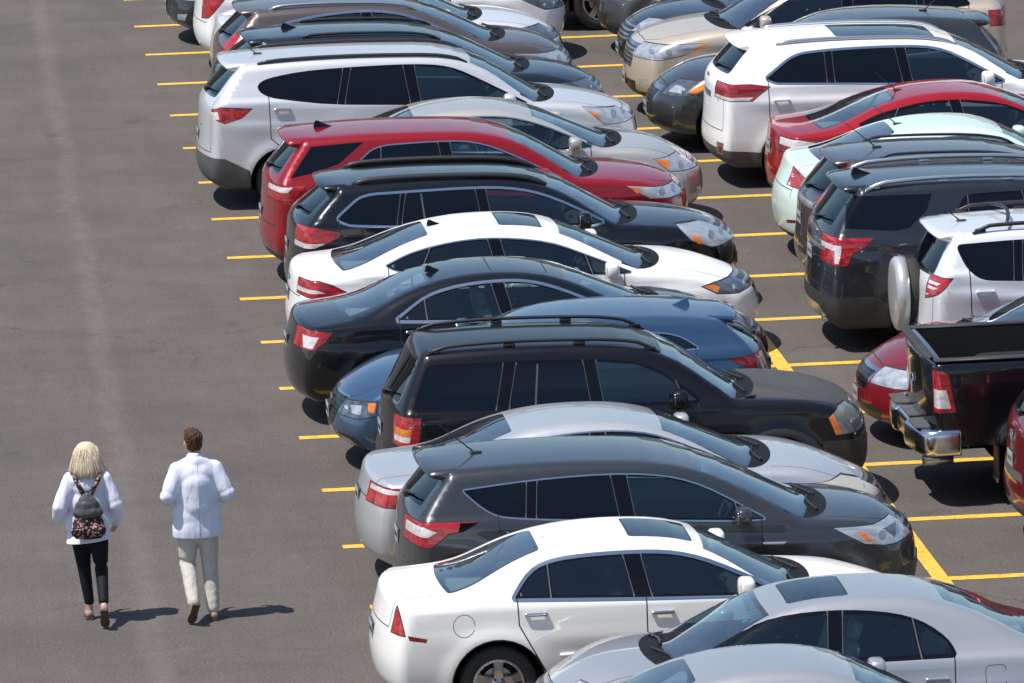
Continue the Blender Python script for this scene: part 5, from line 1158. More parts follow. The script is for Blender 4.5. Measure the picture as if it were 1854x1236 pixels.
car('suv', 'white suv with black panoramic roof glass and chrome trimmed windows', 8, 6.33, 5.35, H=1.84, xw=4.14, zw=1.26, xf=3.20, hn=1.1, rear=(.48, 1.36), paint=WHITE2, cw=.028, sun=(1.68, 2.95, .46), W=1.94,
    dlo=mv([(.44, 1.41, .03), (.77, 1.64, .08), (.92, 1.69, .1), (1.34, 1.72, .4), (2.12, 1.73, .5), (2.68, 1.70, .4), (3.02, 1.55, .3), (3.52, 1.25, .02), (3.4, 1.23, .05), (2.3, 1.29, .4), (.55, 1.355, .05)]),
    pillars=[(1.26 + o, 1.26 + o, .10), (2.27 + o, 2.20 + o, .13)], roles=['q', 'r', 'f'], wm=[pv, pv, cl], rg=('rear', 1.42, 1.72, .68, .56), mirc=True, rails=(.85, 3.2, .66, .010, .022, 'satin'),
    tail=[(mv([(-.5, 1.32), (.20, 1.32), (.45, 1.285), (.22, 1.12), (-.5, 1.13)]), 'tail_red', .48), (mv([(-.5, 1.24), (.20, 1.24), (.30, 1.22), (.26, 1.20), (-.5, 1.20)]), 'tail_dark', .48), (mv([(-.5, 1.165), (.24, 1.165), (.18, 1.125), (-.5, 1.13)]), 'tail_white', .5)],
    back=[([(-.3, 1.08), (.3, 1.08), (.3, 1.16), (-.3, 1.16)], 'satin'), ([(.62, .42), (.82, .42), (.86, .58), (.66, .58)], 'satin'), ([(-.82, .42), (-.62, .42), (-.66, .58), (-.86, .58)], 'satin'), ([(.68, .45), (.78, .45), (.81, .54), (.70, .54)], 'reflector'), ([(-.78, .45), (-.68, .45), (-.70, .54), (-.81, .54)], 'reflector')],
    cladm='cladding', clad=[[(-.2, .1), (.75, .1), (.68, .46), (-.2, .52)], [(0, .1), (6, .1), (6, .38), (0, .38)]], badges=[(False, -.62, 1.08, 'text'), (False, .1, 1.3, 'oval')], hz=1.1)
car('sedan', 'dark graphite hatchback facing left, tucked between the white suv and the beige suv', 9, 5.92, 4.9, flip=True, name='parked_hatchback', cat='hatchback', H=1.63, xw=3.62, zw=1.10, xf=2.65, hn=.96, rear=(.9, .4, 1.2, 1.15),
    sil=[(.22, .26, .08), (.05, .36, .08), (.0, .60, .14), (.05, .86, .08), (.10, 1.14, .1), (.48, 1.50, .12), (.58, 1.575, .12), (1.6, 1.66, 1.2), (2.65, 1.60, .7), (3.62, 1.10, .07), (4.2, 1.07, .5), (4.5, .97, .45), (4.78, .80, .14), (4.89, .60, .12), (4.9, .42, .08), (4.84, .30, .08), (4.66, .22, .08)],
    paint=GRAPH, rg=('rear', 1.18, 1.48, .60, .50), rgm=pv, spoiler=(.52, .22, .02, .56), rgx=.4, tum=.30, boot=(0, 0, 0), dlo=[(.62, 1.25, .03), (.9, 1.46, .2), (1.7, 1.54, .4), (2.3, 1.54, .4), (2.7, 1.46, .3), (3.4, 1.12, .01), (3.2, 1.1, .05), (1.9, 1.16, .3)], pillars=[(1.15, 1.15, .1), (2.05, 2.0, .15)], roles=['r2', 'r', 'f'], whip=(1.15, .1, .4),
    head=[([(4.02, .94), (4.4, .93), (4.8, .88), (5.2, .86), (5.2, .74), (4.6, .74), (4.3, .79)], 'head_dark', .46), ([(4.05, .93), (4.28, .92), (4.44, .80), (4.34, .79)], 'amber', .5), ([(4.50, .86), (4.70, .86), (4.70, .78), (4.52, .78)], 'head', .55)], tail=[([(-.3, 1.12), (.4, 1.12), (.35, .95), (-.3, .95)], 'tail_red', .5)],
    front=[([(-.38, .82), (.38, .82), (.30, .58), (-.30, .58)], 'grille_frame'), ([(-.34, .77), (.34, .77), (.27, .61), (-.27, .61)], 'grille'), ([(-.84, .52), (-.58, .50), (-.56, .34), (-.78, .34)], 'intake'), ([(.56, .34), (.58, .50), (.84, .52), (.78, .34)], 'intake'), ([(-.4, .42), (.4, .42), (.36, .30), (-.36, .30)], 'intake')], plates=[(True, .52, 'plate')], grillem='grille_black')
car('suv', 'beige suv facing left with silver three bar grille', 10, 5.97, 5.3, flip=True, H=1.82, xw=3.95, zw=1.22, xf=3.0, hn=1.08, rear=(.5, 1.36), sd=dict(nz=.13), paint=BEIGE, W=1.94, dchrome=False, cladm='cladding', dlo=[(.62, 1.42, .05), (.9, 1.66, .15), (1.7, 1.71, .4), (2.6, 1.71, .4), (3.1, 1.58, .3), (3.72, 1.24, .01), (3.5, 1.22, .05), (1.9, 1.28, .3)], pillars=[(1.3, 1.35, .1), (2.35, 2.3, .15)], roles=['q', 'r', 'f'], wm=[pv, pv, cl], seatm='seat',
    head=[([(4.22, 1.03), (4.6, 1.02), (5.6, .98), (5.6, .82), (4.9, .82), (4.6, .88)], 'head', .44), ([(4.25, 1.025), (4.36, 1.015), (4.52, .91), (4.48, .91)], 'amber', .5)], tail=[([(-.3, 1.30), (.40, 1.30), (.38, 1.10), (-.3, 1.10)], 'tail_red', .52)],
    front=[([(-.46, .98), (.46, .98), (.36, .66), (-.36, .66)], 'grille_frame'), ([(-.42, .94), (.42, .94), (.34, .70), (-.34, .70)], 'grille'), ([(-.55, .50), (.55, .50), (.5, .34), (-.5, .34)], 'intake'), ([(-.84, .56), (-.62, .54), (-.64, .46)], 'fog'), ([(.62, .54), (.84, .56), (.64, .46)], 'fog')], plates=[(True, .48, 'plate')], whip=(.9, 0, .4))
car('sedan', 'midnight blue sedan facing left behind the beige suv', 11, 6.22, 5.0, flip=True, H=1.52, xw=3.6, zw=1.06, xf=2.7, hn=.92, rear=(1.45, .68, 1.14, 1.08), paint=NAVY, dlo=[(1.15, 1.10, .02), (1.5, 1.34, .2), (2.0, 1.42, .4), (2.5, 1.42, .4), (2.9, 1.32, .3), (3.45, 1.07, .01), (3.2, 1.04, .05)], pillars=[(1.5, 1.52, .03), (2.35, 2.27, .14)], roles=['r2', 'r', 'f'],
    head=[([(4.15, .92), (4.5, .91), (5.3, .84), (5.3, .70), (4.6, .76)], 'head', .4)], tail=[([(-.3, 1.0), (.4, 1.0), (.35, .85), (-.3, .85)], 'tail_red', .5)], plates=[(True, .46, 'plate')])
car('suv', 'grey suv with pale hazed headlight and slotted grille at the top edge', 12, 6.27, 5.0, flip=True, H=1.76, xw=3.8, zw=1.18, xf=2.85, hn=1.05, rear=(.42, 1.3), paint=GREY, dlo=[(.6, 1.4, .03), (.9, 1.60, .2), (1.7, 1.65, .4), (2.3, 1.65, .4), (2.8, 1.54, .3), (3.5, 1.2, .01), (3.3, 1.18, .05)], pillars=[(1.2, 1.2, .1), (2.15, 2.1, .15)], roles=['q', 'r', 'f'],
    head=[([(4.3, 1.0), (5.3, .98), (5.3, .80), (4.6, .82)], 'head_fog', .42)], tail=[([(-.3, 1.2), (.3, 1.2), (.3, 1.0), (-.3, 1.0)], 'tail_red', .5)], cladm='cladding')
car('suv', 'black suv at the very top edge showing only a front wheel and dark flank', 13, 5.55, 5.2, flip=True, H=1.85, xw=3.9, zw=1.25, xf=2.9, hn=1.15, rear=(.42, 1.35), paint=BLACK, wr=.40, lo=.4, dlo=[(.6, 1.45, .03), (.9, 1.68, .2), (1.7, 1.74, .4), (2.3, 1.74, .4), (2.8, 1.62, .3), (3.5, 1.28, .01), (3.3, 1.25, .05)], pillars=[(1.2, 1.2, .1), (2.15, 2.1, .15)], roles=['q', 'r', 'f'], tail=[([(-.3, 1.2), (.3, 1.2), (.3, 1.0), (-.3, 1.0)], 'tail_red', .5)])
# ------------------------------------------------------------------ ground and painted lines
def build_ground():
    m, nt, b = nodes_of('asphalt')
    tc = N(nt, 'ShaderNodeTexCoord')
    def noise(scale, detail=4, rough=.6, st=None, dist=0):
        n = N(nt, 'ShaderNodeTexNoise'); setin(n, Scale=scale, Detail=detail, Roughness=rough, Distortion=dist)
        if st:
            mp = N(nt, 'ShaderNodeMapping'); mp.inputs['Scale'].default_value = st; nt.links.new(tc.outputs['Object'], mp.inputs[0]); nt.links.new(mp.outputs[0], n.inputs['Vector'])
        else: nt.links.new(tc.outputs['Object'], n.inputs['Vector'])
        return n
    def mixc(f, a, bb, blend='MIX'):
        x = N(nt, 'ShaderNodeMix', data_type='RGBA', blend_type=blend)
        if hasattr(f, 'links') or hasattr(f, 'is_output'): nt.links.new(f, x.inputs['Factor'])
        else: x.inputs['Factor'].default_value = f
        for k, v in (('A', a), ('B', bb)):
            if isinstance(v, tuple): x.inputs[k].default_value = (*v, 1)
            else: nt.links.new(v, x.inputs[k])
        return x.outputs['Result']
    big = ramp(nt, [(.3, (.096, .083, .074)), (.7, (.120, .104, .094))]); nt.links.new(noise(.16, 5, .6, (1, .55, 1)).outputs[0], big.inputs[0])
    g = ramp(nt, [(.28, .55), (.5, .95), (.72, 1.5)]); nt.links.new(noise(34, 5, .78).outputs[0], g.inputs[0])
    c = mixc(1.0, big.outputs[0], g.outputs[0], 'MULTIPLY')
    st = ramp(nt, [(.32, .90), (.68, 1.10)]); nt.links.new(noise(1.0, 6, .7, (1.2, .22, 1)).outputs[0], st.inputs[0])
    c = mixc(1.0, c, st.outputs[0], 'MULTIPLY')
    st2 = ramp(nt, [(.32, .90), (.68, 1.10)]); nt.links.new(noise(1.0, 6, .65, (.45, .9, 1), .6).outputs[0], st2.inputs[0])
    c = mixc(1.0, c, st2.outputs[0], 'MULTIPLY')
    # pale stone flecks scattered through the asphalt
    v = N(nt, 'ShaderNodeTexVoronoi'); setin(v, Scale=42.0, Randomness=1.0); nt.links.new(tc.outputs['Object'], v.inputs['Vector'])
    vr = ramp(nt, [(.0, 1), (.10, .9), (.17, 0)]); nt.links.new(v.outputs['Distance'], vr.inputs[0])
    vm = N(nt, 'ShaderNodeMath', operation='MULTIPLY'); nt.links.new(vr.outputs[0], vm.inputs[0]); vm.inputs[1].default_value = .30
    c = mixc(vm.outputs[0], c, (.27, .245, .22))
    # worn pale seam between paving passes, running up the driving lane
    sp = N(nt, 'ShaderNodeSeparateXYZ'); nt.links.new(tc.outputs['Object'], sp.inputs[0])
    wob = noise(.35, 3, .6); w2 = N(nt, 'ShaderNodeMath', operation='MULTIPLY_ADD'); nt.links.new(wob.outputs[0], w2.inputs[0]); w2.inputs[1].default_value = .35; w2.inputs[2].default_value = SEAM_X - .175
    dxn = N(nt, 'ShaderNodeMath', operation='SUBTRACT'); nt.links.new(sp.outputs['X'], dxn.inputs[0]); nt.links.new(w2.outputs[0], dxn.inputs[1])
    sl = N(nt, 'ShaderNodeMath', operation='MULTIPLY_ADD'); nt.links.new(sp.outputs['Y'], sl.inputs[0]); sl.inputs[1].default_value = -SEAM_K; nt.links.new(dxn.outputs[0], sl.inputs[2])
    ab = N(nt, 'ShaderNodeMath', operation='ABSOLUTE'); nt.links.new(sl.outputs[0], ab.inputs[0])
    band = N(nt, 'ShaderNodeMapRange'); setin(band, From_Min=.03, From_Max=.19, To_Min=1.0, To_Max=0.0); band.interpolation_type = 'SMOOTHSTEP'; nt.links.new(ab.outputs[0], band.inputs['Value'])
    bn = ramp(nt, [(.32, .1), (.68, 1)]); nt.links.new(noise(5.0, 6, .8, (1, .5, 1)).outputs[0], bn.inputs[0])
    bm = N(nt, 'ShaderNodeMath', operation='MULTIPLY'); nt.links.new(band.outputs[0], bm.inputs[0]); nt.links.new(bn.outputs[0], bm.inputs[1])
    bm2 = N(nt, 'ShaderNodeMath', operation='MULTIPLY'); nt.links.new(bm.outputs[0], bm2.inputs[0]); bm2.inputs[1].default_value = .28
    c = mixc(bm2.outputs[0], c, (.23, .207, .183))
    # pale scuffs and dark drips
    sc = ramp(nt, [(.60, 0), (.74, .5)]); nt.links.new(noise(1.7, 7, .7, (1, 1, 1), .8).outputs[0], sc.inputs[0]); c = mixc(sc.outputs[0], c, (.165, .148, .134))
    dk = ramp(nt, [(.64, 0), (.76, .5)]); nt.links.new(noise(1.1, 4, .6, (1.3, 1, 1)).outputs[0], dk.inputs[0]); c = mixc(dk.outputs[0], c, (.045, .041, .039))
    # hairline cracks and drips
    wv = N(nt, 'ShaderNodeTexVoronoi', feature='DISTANCE_TO_EDGE'); setin(wv, Scale=.22); 
    dn = noise(1.4, 6, .7); dm = N(nt, 'ShaderNodeMix', data_type='VECTOR'); dm.inputs['Factor'].default_value = .35; nt.links.new(tc.outputs['Object'], dm.inputs['A']); nt.links.new(dn.outputs['Color'], dm.inputs['B'])
    va = N(nt, 'ShaderNodeVectorMath', operation='MULTIPLY_ADD'); nt.links.new(dn.outputs['Color'], va.inputs[0]); va.inputs[1].default_value = (1.2, 1.2, 0); nt.links.new(tc.outputs['Object'], va.inputs[2]); nt.links.new(va.outputs[0], wv.inputs['Vector'])
    cr = ramp(nt, [(0, .0), (.0016, .5), (.0045, 1)]); nt.links.new(wv.outputs['Distance'], cr.inputs[0])
    cn = ramp(nt, [(.52, 1), (.60, 0)]); nt.links.new(noise(.28, 3).outputs[0], cn.inputs[0])
    cm = N(nt, 'ShaderNodeMath', operation='MAXIMUM'); nt.links.new(cr.outputs[0], cm.inputs[0]); nt.links.new(cn.outputs[0], cm.inputs[1])
    cc = ramp(nt, [(0, .62), (1, 1)]); nt.links.new(cm.outputs[0], cc.inputs[0]); c = mixc(1.0, c, cc.outputs[0], 'MULTIPLY')
    nt.links.new(c, b.inputs['Base Color']); b.inputs['Roughness'].default_value = .82; b.inputs['Specular IOR Level'].default_value = .35
    bp = N(nt, 'ShaderNodeBump'); setin(bp, Strength=.55, Distance=.012); nt.links.new(noise(60, 3, .7).outputs[0], bp.inputs['Height']); nt.links.new(bp.outputs[0], b.inputs['Normal'])
    s = 900
    o = link('ground', [(-s, -s, 0), (s, -s, 0), (s, s, 0), (-s, s, 0)], [(0, 1, 2, 3)], m, smooth=False); o['kind'] = 'structure'
    # yellow paint, worn at the edges
    y, nt2, b2 = nodes_of('yellow_road_paint'); tc2 = N(nt2, 'ShaderNodeTexCoord')
    n = N(nt2, 'ShaderNodeTexNoise'); setin(n, Scale=9.0, Detail=6.0, Roughness=.75); nt2.links.new(tc2.outputs['Object'], n.inputs['Vector'])
    r = ramp(nt2, [(.30, (.22, .17, .09)), (.40, (.58, .36, .06)), (.50, (.80, .46, .055)), (.75, (.88, .54, .08))]); nt2.links.new(n.outputs[0], r.inputs[0]); nt2.links.new(r.outputs[0], b2.inputs['Base Color']); b2.inputs['Roughness'].default_value = .6
    rnd = random.Random(4)
    def strip(name, P, Q, w, z, seg=60):
        P = Vector(P); Q = Vector(Q); d = (Q - P).normalized(); nn = Vector((-d.y, d.x, 0)); V = []; F = []
        for i in range(seg + 1):
            p = P + (Q - P) * i / seg
            for sg in (-1, 1):
                q = p + nn * sg * (w / 2 + rnd.uniform(-.004, .004)); V.append((q.x, q.y, z))
        for i in range(seg): F.append((2 * i, 2 * i + 1, 2 * i + 3, 2 * i + 2))
        o = link(name, V, F, y, smooth=False); o['kind'] = 'structure'; return o
    for k in range(-6, 21):
        jx = {0: .03, 2: .02, 6: -.04, 9: .02}.get(k, 0)
        o0 = Vector((0, k * STALL, 0)); strip('stall_line', o0 + DX * jx, o0 + DX * 11.3, .155, .004)
    strip('centre_line', (WIDE_X, -18, 0), (WIDE_X, 58, 0), .155, .008)
SEAM_X, SEAM_K = -2.05, .0205

def build_backdrop():
    """long ribbed building past the far end of the lot: it is what the car roofs mirror"""
    t = empty('warehouse', (10, 98, 0), R(4), label='long beige ribbed building beyond the car park, seen only mirrored in car roofs', category='building')
    mw, nt, b = nodes_of('ribbed_wall'); tc = N(nt, 'ShaderNodeTexCoord'); w = N(nt, 'ShaderNodeTexWave', bands_direction='X'); setin(w, Scale=.12, Distortion=.4, Detail=1.0); nt.links.new(tc.outputs['Object'], w.inputs['Vector'])
    r = ramp(nt, [(.35, (.20, .17, .135)), (.6, (.46, .41, .34))]); nt.links.new(w.outputs[0], r.inputs[0]); nt.links.new(r.outputs[0], b.inputs['Base Color']); b.inputs['Roughness'].default_value = .8
    m = MB(); m.box((0, 8, 4.6), (190, 16, 9.2)); m.out('wall', mw, t)
    m = MB(); m.box((0, 8, 9.5), (191, 17, .5)); m.out('roof', simple('roof_edge', (.3, .3, .3), .6), t)
    for k in range(18):
        f = MB(); f.box((-85 + 10 * k, -.04, 2.2), (3.0, .1, 2.6)); f.out('window', M['gloss_black'], t)
# ------------------------------------------------------------------ the two people
def cloth_mat(name, col, var=.06, bump=.35, scale=9.0, rough=.85, stretch=(1, 1, .45)):
    m, nt, b = nodes_of(name); b.inputs['Roughness'].default_value = rough; b.inputs['Specular IOR Level'].default_value = .2
    tc = N(nt, 'ShaderNodeTexCoord'); mp = N(nt, 'ShaderNodeMapping'); mp.inputs['Scale'].default_value = stretch; nt.links.new(tc.outputs['Object'], mp.inputs[0])
    n = N(nt, 'ShaderNodeTexNoise'); setin(n, Scale=scale, Detail=4.0, Roughness=.55, Distortion=.8); nt.links.new(mp.outputs[0], n.inputs['Vector'])
    r = ramp(nt, [(.3, [c * (1 - var) for c in col]), (.7, [min(1, c * (1 + var)) for c in col])]); nt.links.new(n.outputs[0], r.inputs[0]); nt.links.new(r.outputs[0], b.inputs['Base Color'])
    bp = N(nt, 'ShaderNodeBump'); setin(bp, Strength=bump, Distance=.05); nt.links.new(n.outputs[0], bp.inputs['Height']); nt.links.new(bp.outputs[0], b.inputs['Normal'])
    return m
def blob(name, parts, mat, parent, voxel=.012, smooth=6, disp=None, trim=None):
    """parts (tapered limbs and rounded masses) grown into one continuous skin"""
    mb = MB()
    for p in parts:
        if p[0] == 'l':                                    # limb: points, radii, optional flattening (sx, sy)
            P, rr = p[1], p[2]; n = 16; Q = []; R_ = []
            for i in range(len(P) - 1):
                for k in range(6): t = k / 6; Q.append(Vector(P[i]).lerp(Vector(P[i + 1]), t)); R_.append(rr[i] + (rr[i + 1] - rr[i]) * t)
            Q.append(Vector(P[-1])); R_.append(rr[-1])
            i0 = len(mb.v); mb.tube(Q, R_, n)
            for q, r in zip(Q[::3], R_[::3]): mb.add(*ball(q, (r, r, r)))
            mb.add(*ball(Q[-1], (R_[-1],) * 3))
        elif p[0] == 'e': mb.add(*ball(Vector(p[1]), p[2], p[3] if len(p) > 3 else None))
    if trim: pass
    me = bpy.data.meshes.new(name); me.from_pydata(mb.v, [], mb.f); o = bpy.data.objects.new(name, me); COL.objects.link(o)
    bm = bmesh.new(); bm.from_mesh(me); bmesh.ops.recalc_face_normals(bm, faces=bm.faces); bm.to_mesh(me); bm.free()
    r = o.modifiers.new('r', 'REMESH'); r.mode = 'VOXEL'; r.voxel_size = voxel; r.use_smooth_shade = True
    s = o.modifiers.new('s', 'SMOOTH'); s.iterations = smooth; s.factor = .6
    dg = bpy.context.evaluated_depsgraph_get(); dg.update(); ev = o.evaluated_get(dg); nm = bpy.data.meshes.new_from_object(ev)
    bpy.data.objects.remove(o)
    if disp:
        from mathutils import noise
        for v in nm.vertices:
            d = disp(v.co, noise); v.co += v.normal * d
    nm.materials.clear(); nm.materials.append(mat); nm.name = name
    for pl in nm.polygons: pl.use_smooth = True
    q = bpy.data.objects.new(name, nm); COL.objects.link(q)
    if parent is not None: q.parent = parent
    return q
def ball(c, s, rot=None, n=14):
    V = []; F = []; m = 2 * n
    for i in range(n + 1):
        ph = -math.pi / 2 + math.pi * i / n
        for k in range(m):
            th = 2 * math.pi * k / m; v = Vector((s[0] * math.cos(ph) * math.cos(th), s[1] * math.cos(ph) * math.sin(th), s[2] * math.sin(ph)))
            if rot is not None: v = rot @ v
            V.append(tuple(v + Vector(c)))
    for i in range(n):
        for k in range(m): k2 = (k + 1) % m; F.append((i * m + k, i * m + k2, (i + 1) * m + k2, (i + 1) * m + k))
    return V, F
def hand(w, d, side):
    """palm, four unequal curled fingers and a thumb leaving the side of the palm"""
    w = Vector(w); d = Vector(d).normalized(); s = Vector((side, 0, 0)); up = s.cross(d).normalized(); s = d.cross(up).normalized() * (1 if True else 1)
    P = [('l', [w, w + d * .05, w + d * .085], [.024, .03, .028])]
    for k, (off, ln) in enumerate(((-.027, .062), (-.009, .074), (.009, .07), (.026, .055))):
        a = w + d * .085 + up * off; b_ = a + d * ln * .5 - s * .012; c = b_ + d * ln * .35 - s * .03; e = c - s * .022 - d * .006
        P.append(('l', [a, b_, c, e], [.0095, .009, .0082, .007]))
    t0 = w + d * .03 + up * -.026; P.append(('l', [t0, t0 + d * .03 - up * .022, t0 + d * .062 - up * .024 - s * .014], [.012, .0105, .009]))
    return P
def wrinkle(a, sx=9, sz=14, b=.5):
    def f(co, noise):
        n = noise.noise(Vector((co.x * sx, co.y * sx, co.z * sz))) + b * noise.noise(Vector((co.x * sx * 2.3 + 7, co.y * sx * 2.3, co.z * sz * 1.6)))
        return a * n
    return f
def shoe(parent, a, heel, toe, mat_up, mat_sole, w=.042):
    """a = ankle, heel and toe on the sole line"""
    heel = Vector(heel); toe = Vector(toe); d = toe - heel; n = d.normalized(); side = Vector((1, 0, 0)); up = side.cross(n).normalized()
    if up.z < 0 and abs(up.z) > .3: up = -up
    o = blob('shoe', [('l', [heel + up * .045 + n * .035, heel + up * .042 + d * .45, heel + up * .032 + d * .82], [.038, .040, .034]), ('l', [heel + up * .045 + n * .045, Vector(a)], [.036, .034])], mat_up, parent, .009, 4)
    V = []; F = []; prof = [(0, .030), (.03, .036), (.25, .034), (.5, .036), (.72, .045), (.9, .036), (1.0, .014)]
    out = [(d * t - n * (0 if t else .0), ww) for t, ww in prof]; L_ = []
    for t, ww in prof: L_.append((t, ww))
    for t, ww in prof[::-1]: L_.append((t, -ww))
    for h in (-.004, .018):
        for t, ww in L_: V.append(tuple(heel + d * (t * 1.04 - .02) + side * ww + up * h))
    m = len(L_); F = [tuple(range(m)), tuple(range(m, 2 * m))[::-1]] + [(i, (i + 1) % m, (i + 1) % m + m, i + m) for i in range(m)]
    link('sole', V, F, mat_sole, o, smooth=False)
    return o
def build_people():
    skin = simple('skin', (.58, .33, .24), .55, var=.08); hairb = cloth_mat('brown_hair', (.10, .055, .03), .45, .8, 60, .5, (1, 1, .3)); blond = cloth_mat('blond_hair', (.66, .55, .40), .14, .2, 90, .42, (1, 1, .07))
    shirt = cloth_mat('pale_blue_cotton', (.74, .77, .90), .03, .18, 9); blouse = cloth_mat('white_blouse', (.76, .76, .88), .03, .2, 8); chino = cloth_mat('light_grey_chino', (.56, .53, .47), .05, .3, 10); black = cloth_mat('black_leggings', (.008, .009, .012), .2, .15, 10, .7)
    tan = simple('tan_suede', (.33, .24, .17), .8, var=.15); sole = simple('brown_sole', (.09, .06, .045), .8, var=.2); taupe = simple('taupe_shoe', (.30, .21, .18), .7, var=.15); eye = simple('eye', (.03, .02, .02), .2)
    # ---- man, walking away, weight on the right foot
    g = 'two people walking up the driving lane'
    man = empty('person', (-1.575, -.10, 0), R(3), label='man with short brown hair in a pale blue jacket and light grey trousers walking away', category='person', group=g)
    hd = Vector((-.012, .045, 1.685))
    body = [('e', hd + Vector((0, .0, .015)), (.077, .098, .10)), ('e', hd + Vector((-.012, .045, -.05)), (.055, .062, .065)), ('l', [(0, .01, 1.50), (-.005, .03, 1.66)], [.062, .056]),
            ('e', hd + Vector((-.02, .103, -.02)), (.012, .018, .02)), ('e', hd + Vector((-.080, .0, -.02)), (.010, .022, .032)), ('e', hd + Vector((.078, -.01, -.02)), (.010, .022, .032)),
            ('e', (0, 0, 1.34), (.17, .11, .20)), ('e', (0, 0, 1.05), (.15, .10, .20)),
            ('l', [(-.15, 0, 1.43), (-.28, -.075, 1.20), (-.245, .14, 1.10)], [.055, .042, .030]), ('l', [(.15, 0, 1.43), (.28, -.075, 1.20), (.245, .14, 1.10)], [.055, .042, .030]),
            ('l', [(-.09, 0, .95), (-.10, .0, .52), (-.085, -.27, .17)], [.085, .058, .04]), ('l', [(.09, 0, .95), (.10, .02, .52), (.105, -.09, .09)], [.085, .058, .04])]
    body += hand((-.245, .14, 1.10), (.45, .85, .15), -1) + hand((.245, .14, 1.10), (-.45, .85, .15), 1)
    blob('body', body, skin, man, .0085, 3)
    for sx in (-.045, .012): me = link('eye', *ball(hd + Vector((sx, .092, .012)), (.012, .01, .009), n=6), eye, man)
    hr = [('e', hd + Vector((.004, -.018, .035)), (.086, .10, .088)), ('e', hd + Vector((.004, -.045, -.02)), (.074, .062, .075)), ('e', hd + Vector((-.01, .05, .085)), (.065, .06, .035))]
    blob('hair', hr, hairb, man, .009, 3, wrinkle(.011, 55, 45))
    sh = [('e', (0, -.01, 1.38), (.205, .125, .15)), ('e', (0, -.02, 1.40), (.19, .11, .12)), ('l', [(0, 0, 1.30), (0, 0, 1.10)], [.17, .17]), ('e', (0, 0, 1.0), (.225, .145, .23)), ('e', (0, 0, 1.2), (.213, .135, .22)), ('l', [(0, 0, 1.0), (0, 0, .84)], [.15, .15]), ('e', (0, .0, .86), (.235, .15, .26)), ('e', (0, .0, .70), (.235, .15, .24)),
          ('l', [(0, .0, 1.49), (0, .02, 1.555)], [.10, .068]), ('l', [(-.03, -.01, 1.50), (-.17, -.01, 1.425)], [.075, .075]), ('l', [(.03, -.01, 1.50), (.17, -.01, 1.425)], [.075, .075]),
          ('l', [(-.165, -.005, 1.425), (-.275, -.075, 1.20), (-.25, .10, 1.12)], [.085, .072, .052]), ('l', [(.165, -.005, 1.425), (.275, -.075, 1.20), (.25, .10, 1.12)], [.085, .072, .052])]
    j = blob('jacket', sh, shirt, man, .012, 5, wrinkle(.0045, 11, 4, .8))
    for v in j.data.vertices:
        v.co.x *= 1.03
    # square hem: cut the jacket level at the hip, add a collar, a back seam
    bm = bmesh.new(); bm.from_mesh(j.data)
    bmesh.ops.bisect_plane(bm, geom=bm.verts[:] + bm.edges[:] + bm.faces[:], plane_co=(0, 0, .80), plane_no=(0, 0, -1), clear_outer=True)
    for v in bm.verts:
        if v.co.z < 1.0 and abs(v.co.x) < .3: k = (1.0 - v.co.z) / .2; v.co.x *= 1 + .02 * k; v.co.y *= 1 + .04 * k
    bm.to_mesh(j.data); bm.free()
    c = MB(); ring = [(.062 * math.cos(a) , .02 + .066 * math.sin(a), 1.545 - .012 * math.sin(a)) for a in np.linspace(-math.pi - .5, .5, 16)]; c.tube(ring, .020, 8); c.v = [(v[0], v[1], 1.548 + (v[2] - 1.545) * 1.5) for v in c.v]; c.out('collar', shirt, j, smooth=True)
    seam = MB(); P = []
    for k in range(18):
        z = .82 + .68 * k / 17; P.append((0, 0, z))
    dg = bpy.context.evaluated_depsgraph_get(); dg.update()
    Q = []
    for p in P:
        ok, loc, nrm, _ = j.ray_cast(Vector((0.002, -.6, p[2])), Vector((0, 1, 0)))
        if ok: Q.append((loc.x, loc.y - .001, loc.z))
    if len(Q) > 3: seam.tube(Q, .0022, 5); seam.out('back_seam', cloth_mat('seam_cloth', (.40, .43, .58), .04, .1), j, smooth=True)
    tr = [('e', (0, 0, .86), (.178, .125, .13)), ('l', [(.092, .0, .88), (.105, .02, .52), (.108, -.09, .12)], [.106, .080, .062]), ('l', [(-.092, .0, .88), (-.105, .02, .53), (-.088, -.235, .215)], [.106, .078, .060])]
    blob('trousers', tr, chino, man, .012, 4, wrinkle(.003, 9, 14, .8))
    shoe(man, (.108, -.085, .10), (.112, -.165, .006), (.128, .115, .006), tan, sole)
    shoe(man, (-.088, -.27, .20), (-.078, -.375, .215), (-.118, -.225, .012), tan, sole)
    # ---- woman
    wm = empty('person', (-2.585, .07, 0), R(-4), label='woman with blond bob in a white blouse, black cropped trousers and a backpack walking away', category='person', group=g)
    hd = Vector((0, .03, 1.585))
    body = [('e', hd + Vector((0, 0, .01)), (.072, .09, .095)), ('e', hd + Vector((0, .04, -.045)), (.05, .055, .06)), ('l', [(0, .0, 1.36), (0, .02, 1.53)], [.05, .045]), ('e', hd + Vector((0, .10, -.02)), (.010, .015, .018)),
            ('e', (0, 0, 1.24), (.15, .095, .17)), ('e', (0, 0, 1.0), (.15, .10, .2)), ('l', [(-.15, 0, 1.36), (-.27, -.06, 1.09), (-.20, .13, .98)], [.046, .036, .026]), ('l', [(.15, 0, 1.36), (.26, -.04, 1.08), (.25, .12, .90)], [.046, .036, .026]),
            ('l', [(-.08, 0, .88), (-.055, .05, .48), (-.02, .03, .08)], [.08, .05, .033]), ('l', [(.08, 0, .88), (.105, -.07, .49), (.125, -.40, .21)], [.08, .05, .033])]
    body += hand((-.20, .13, .98), (.5, .8, .1), -1) + hand((.25, .12, .90), (-.1, .7, -.6), 1)
    blob('body', body, skin, wm, .0085, 3)
    for sx in (-.028, .028): link('eye', *ball(hd + Vector((sx, .086, .012)), (.011, .009, .008), n=6), eye, wm)
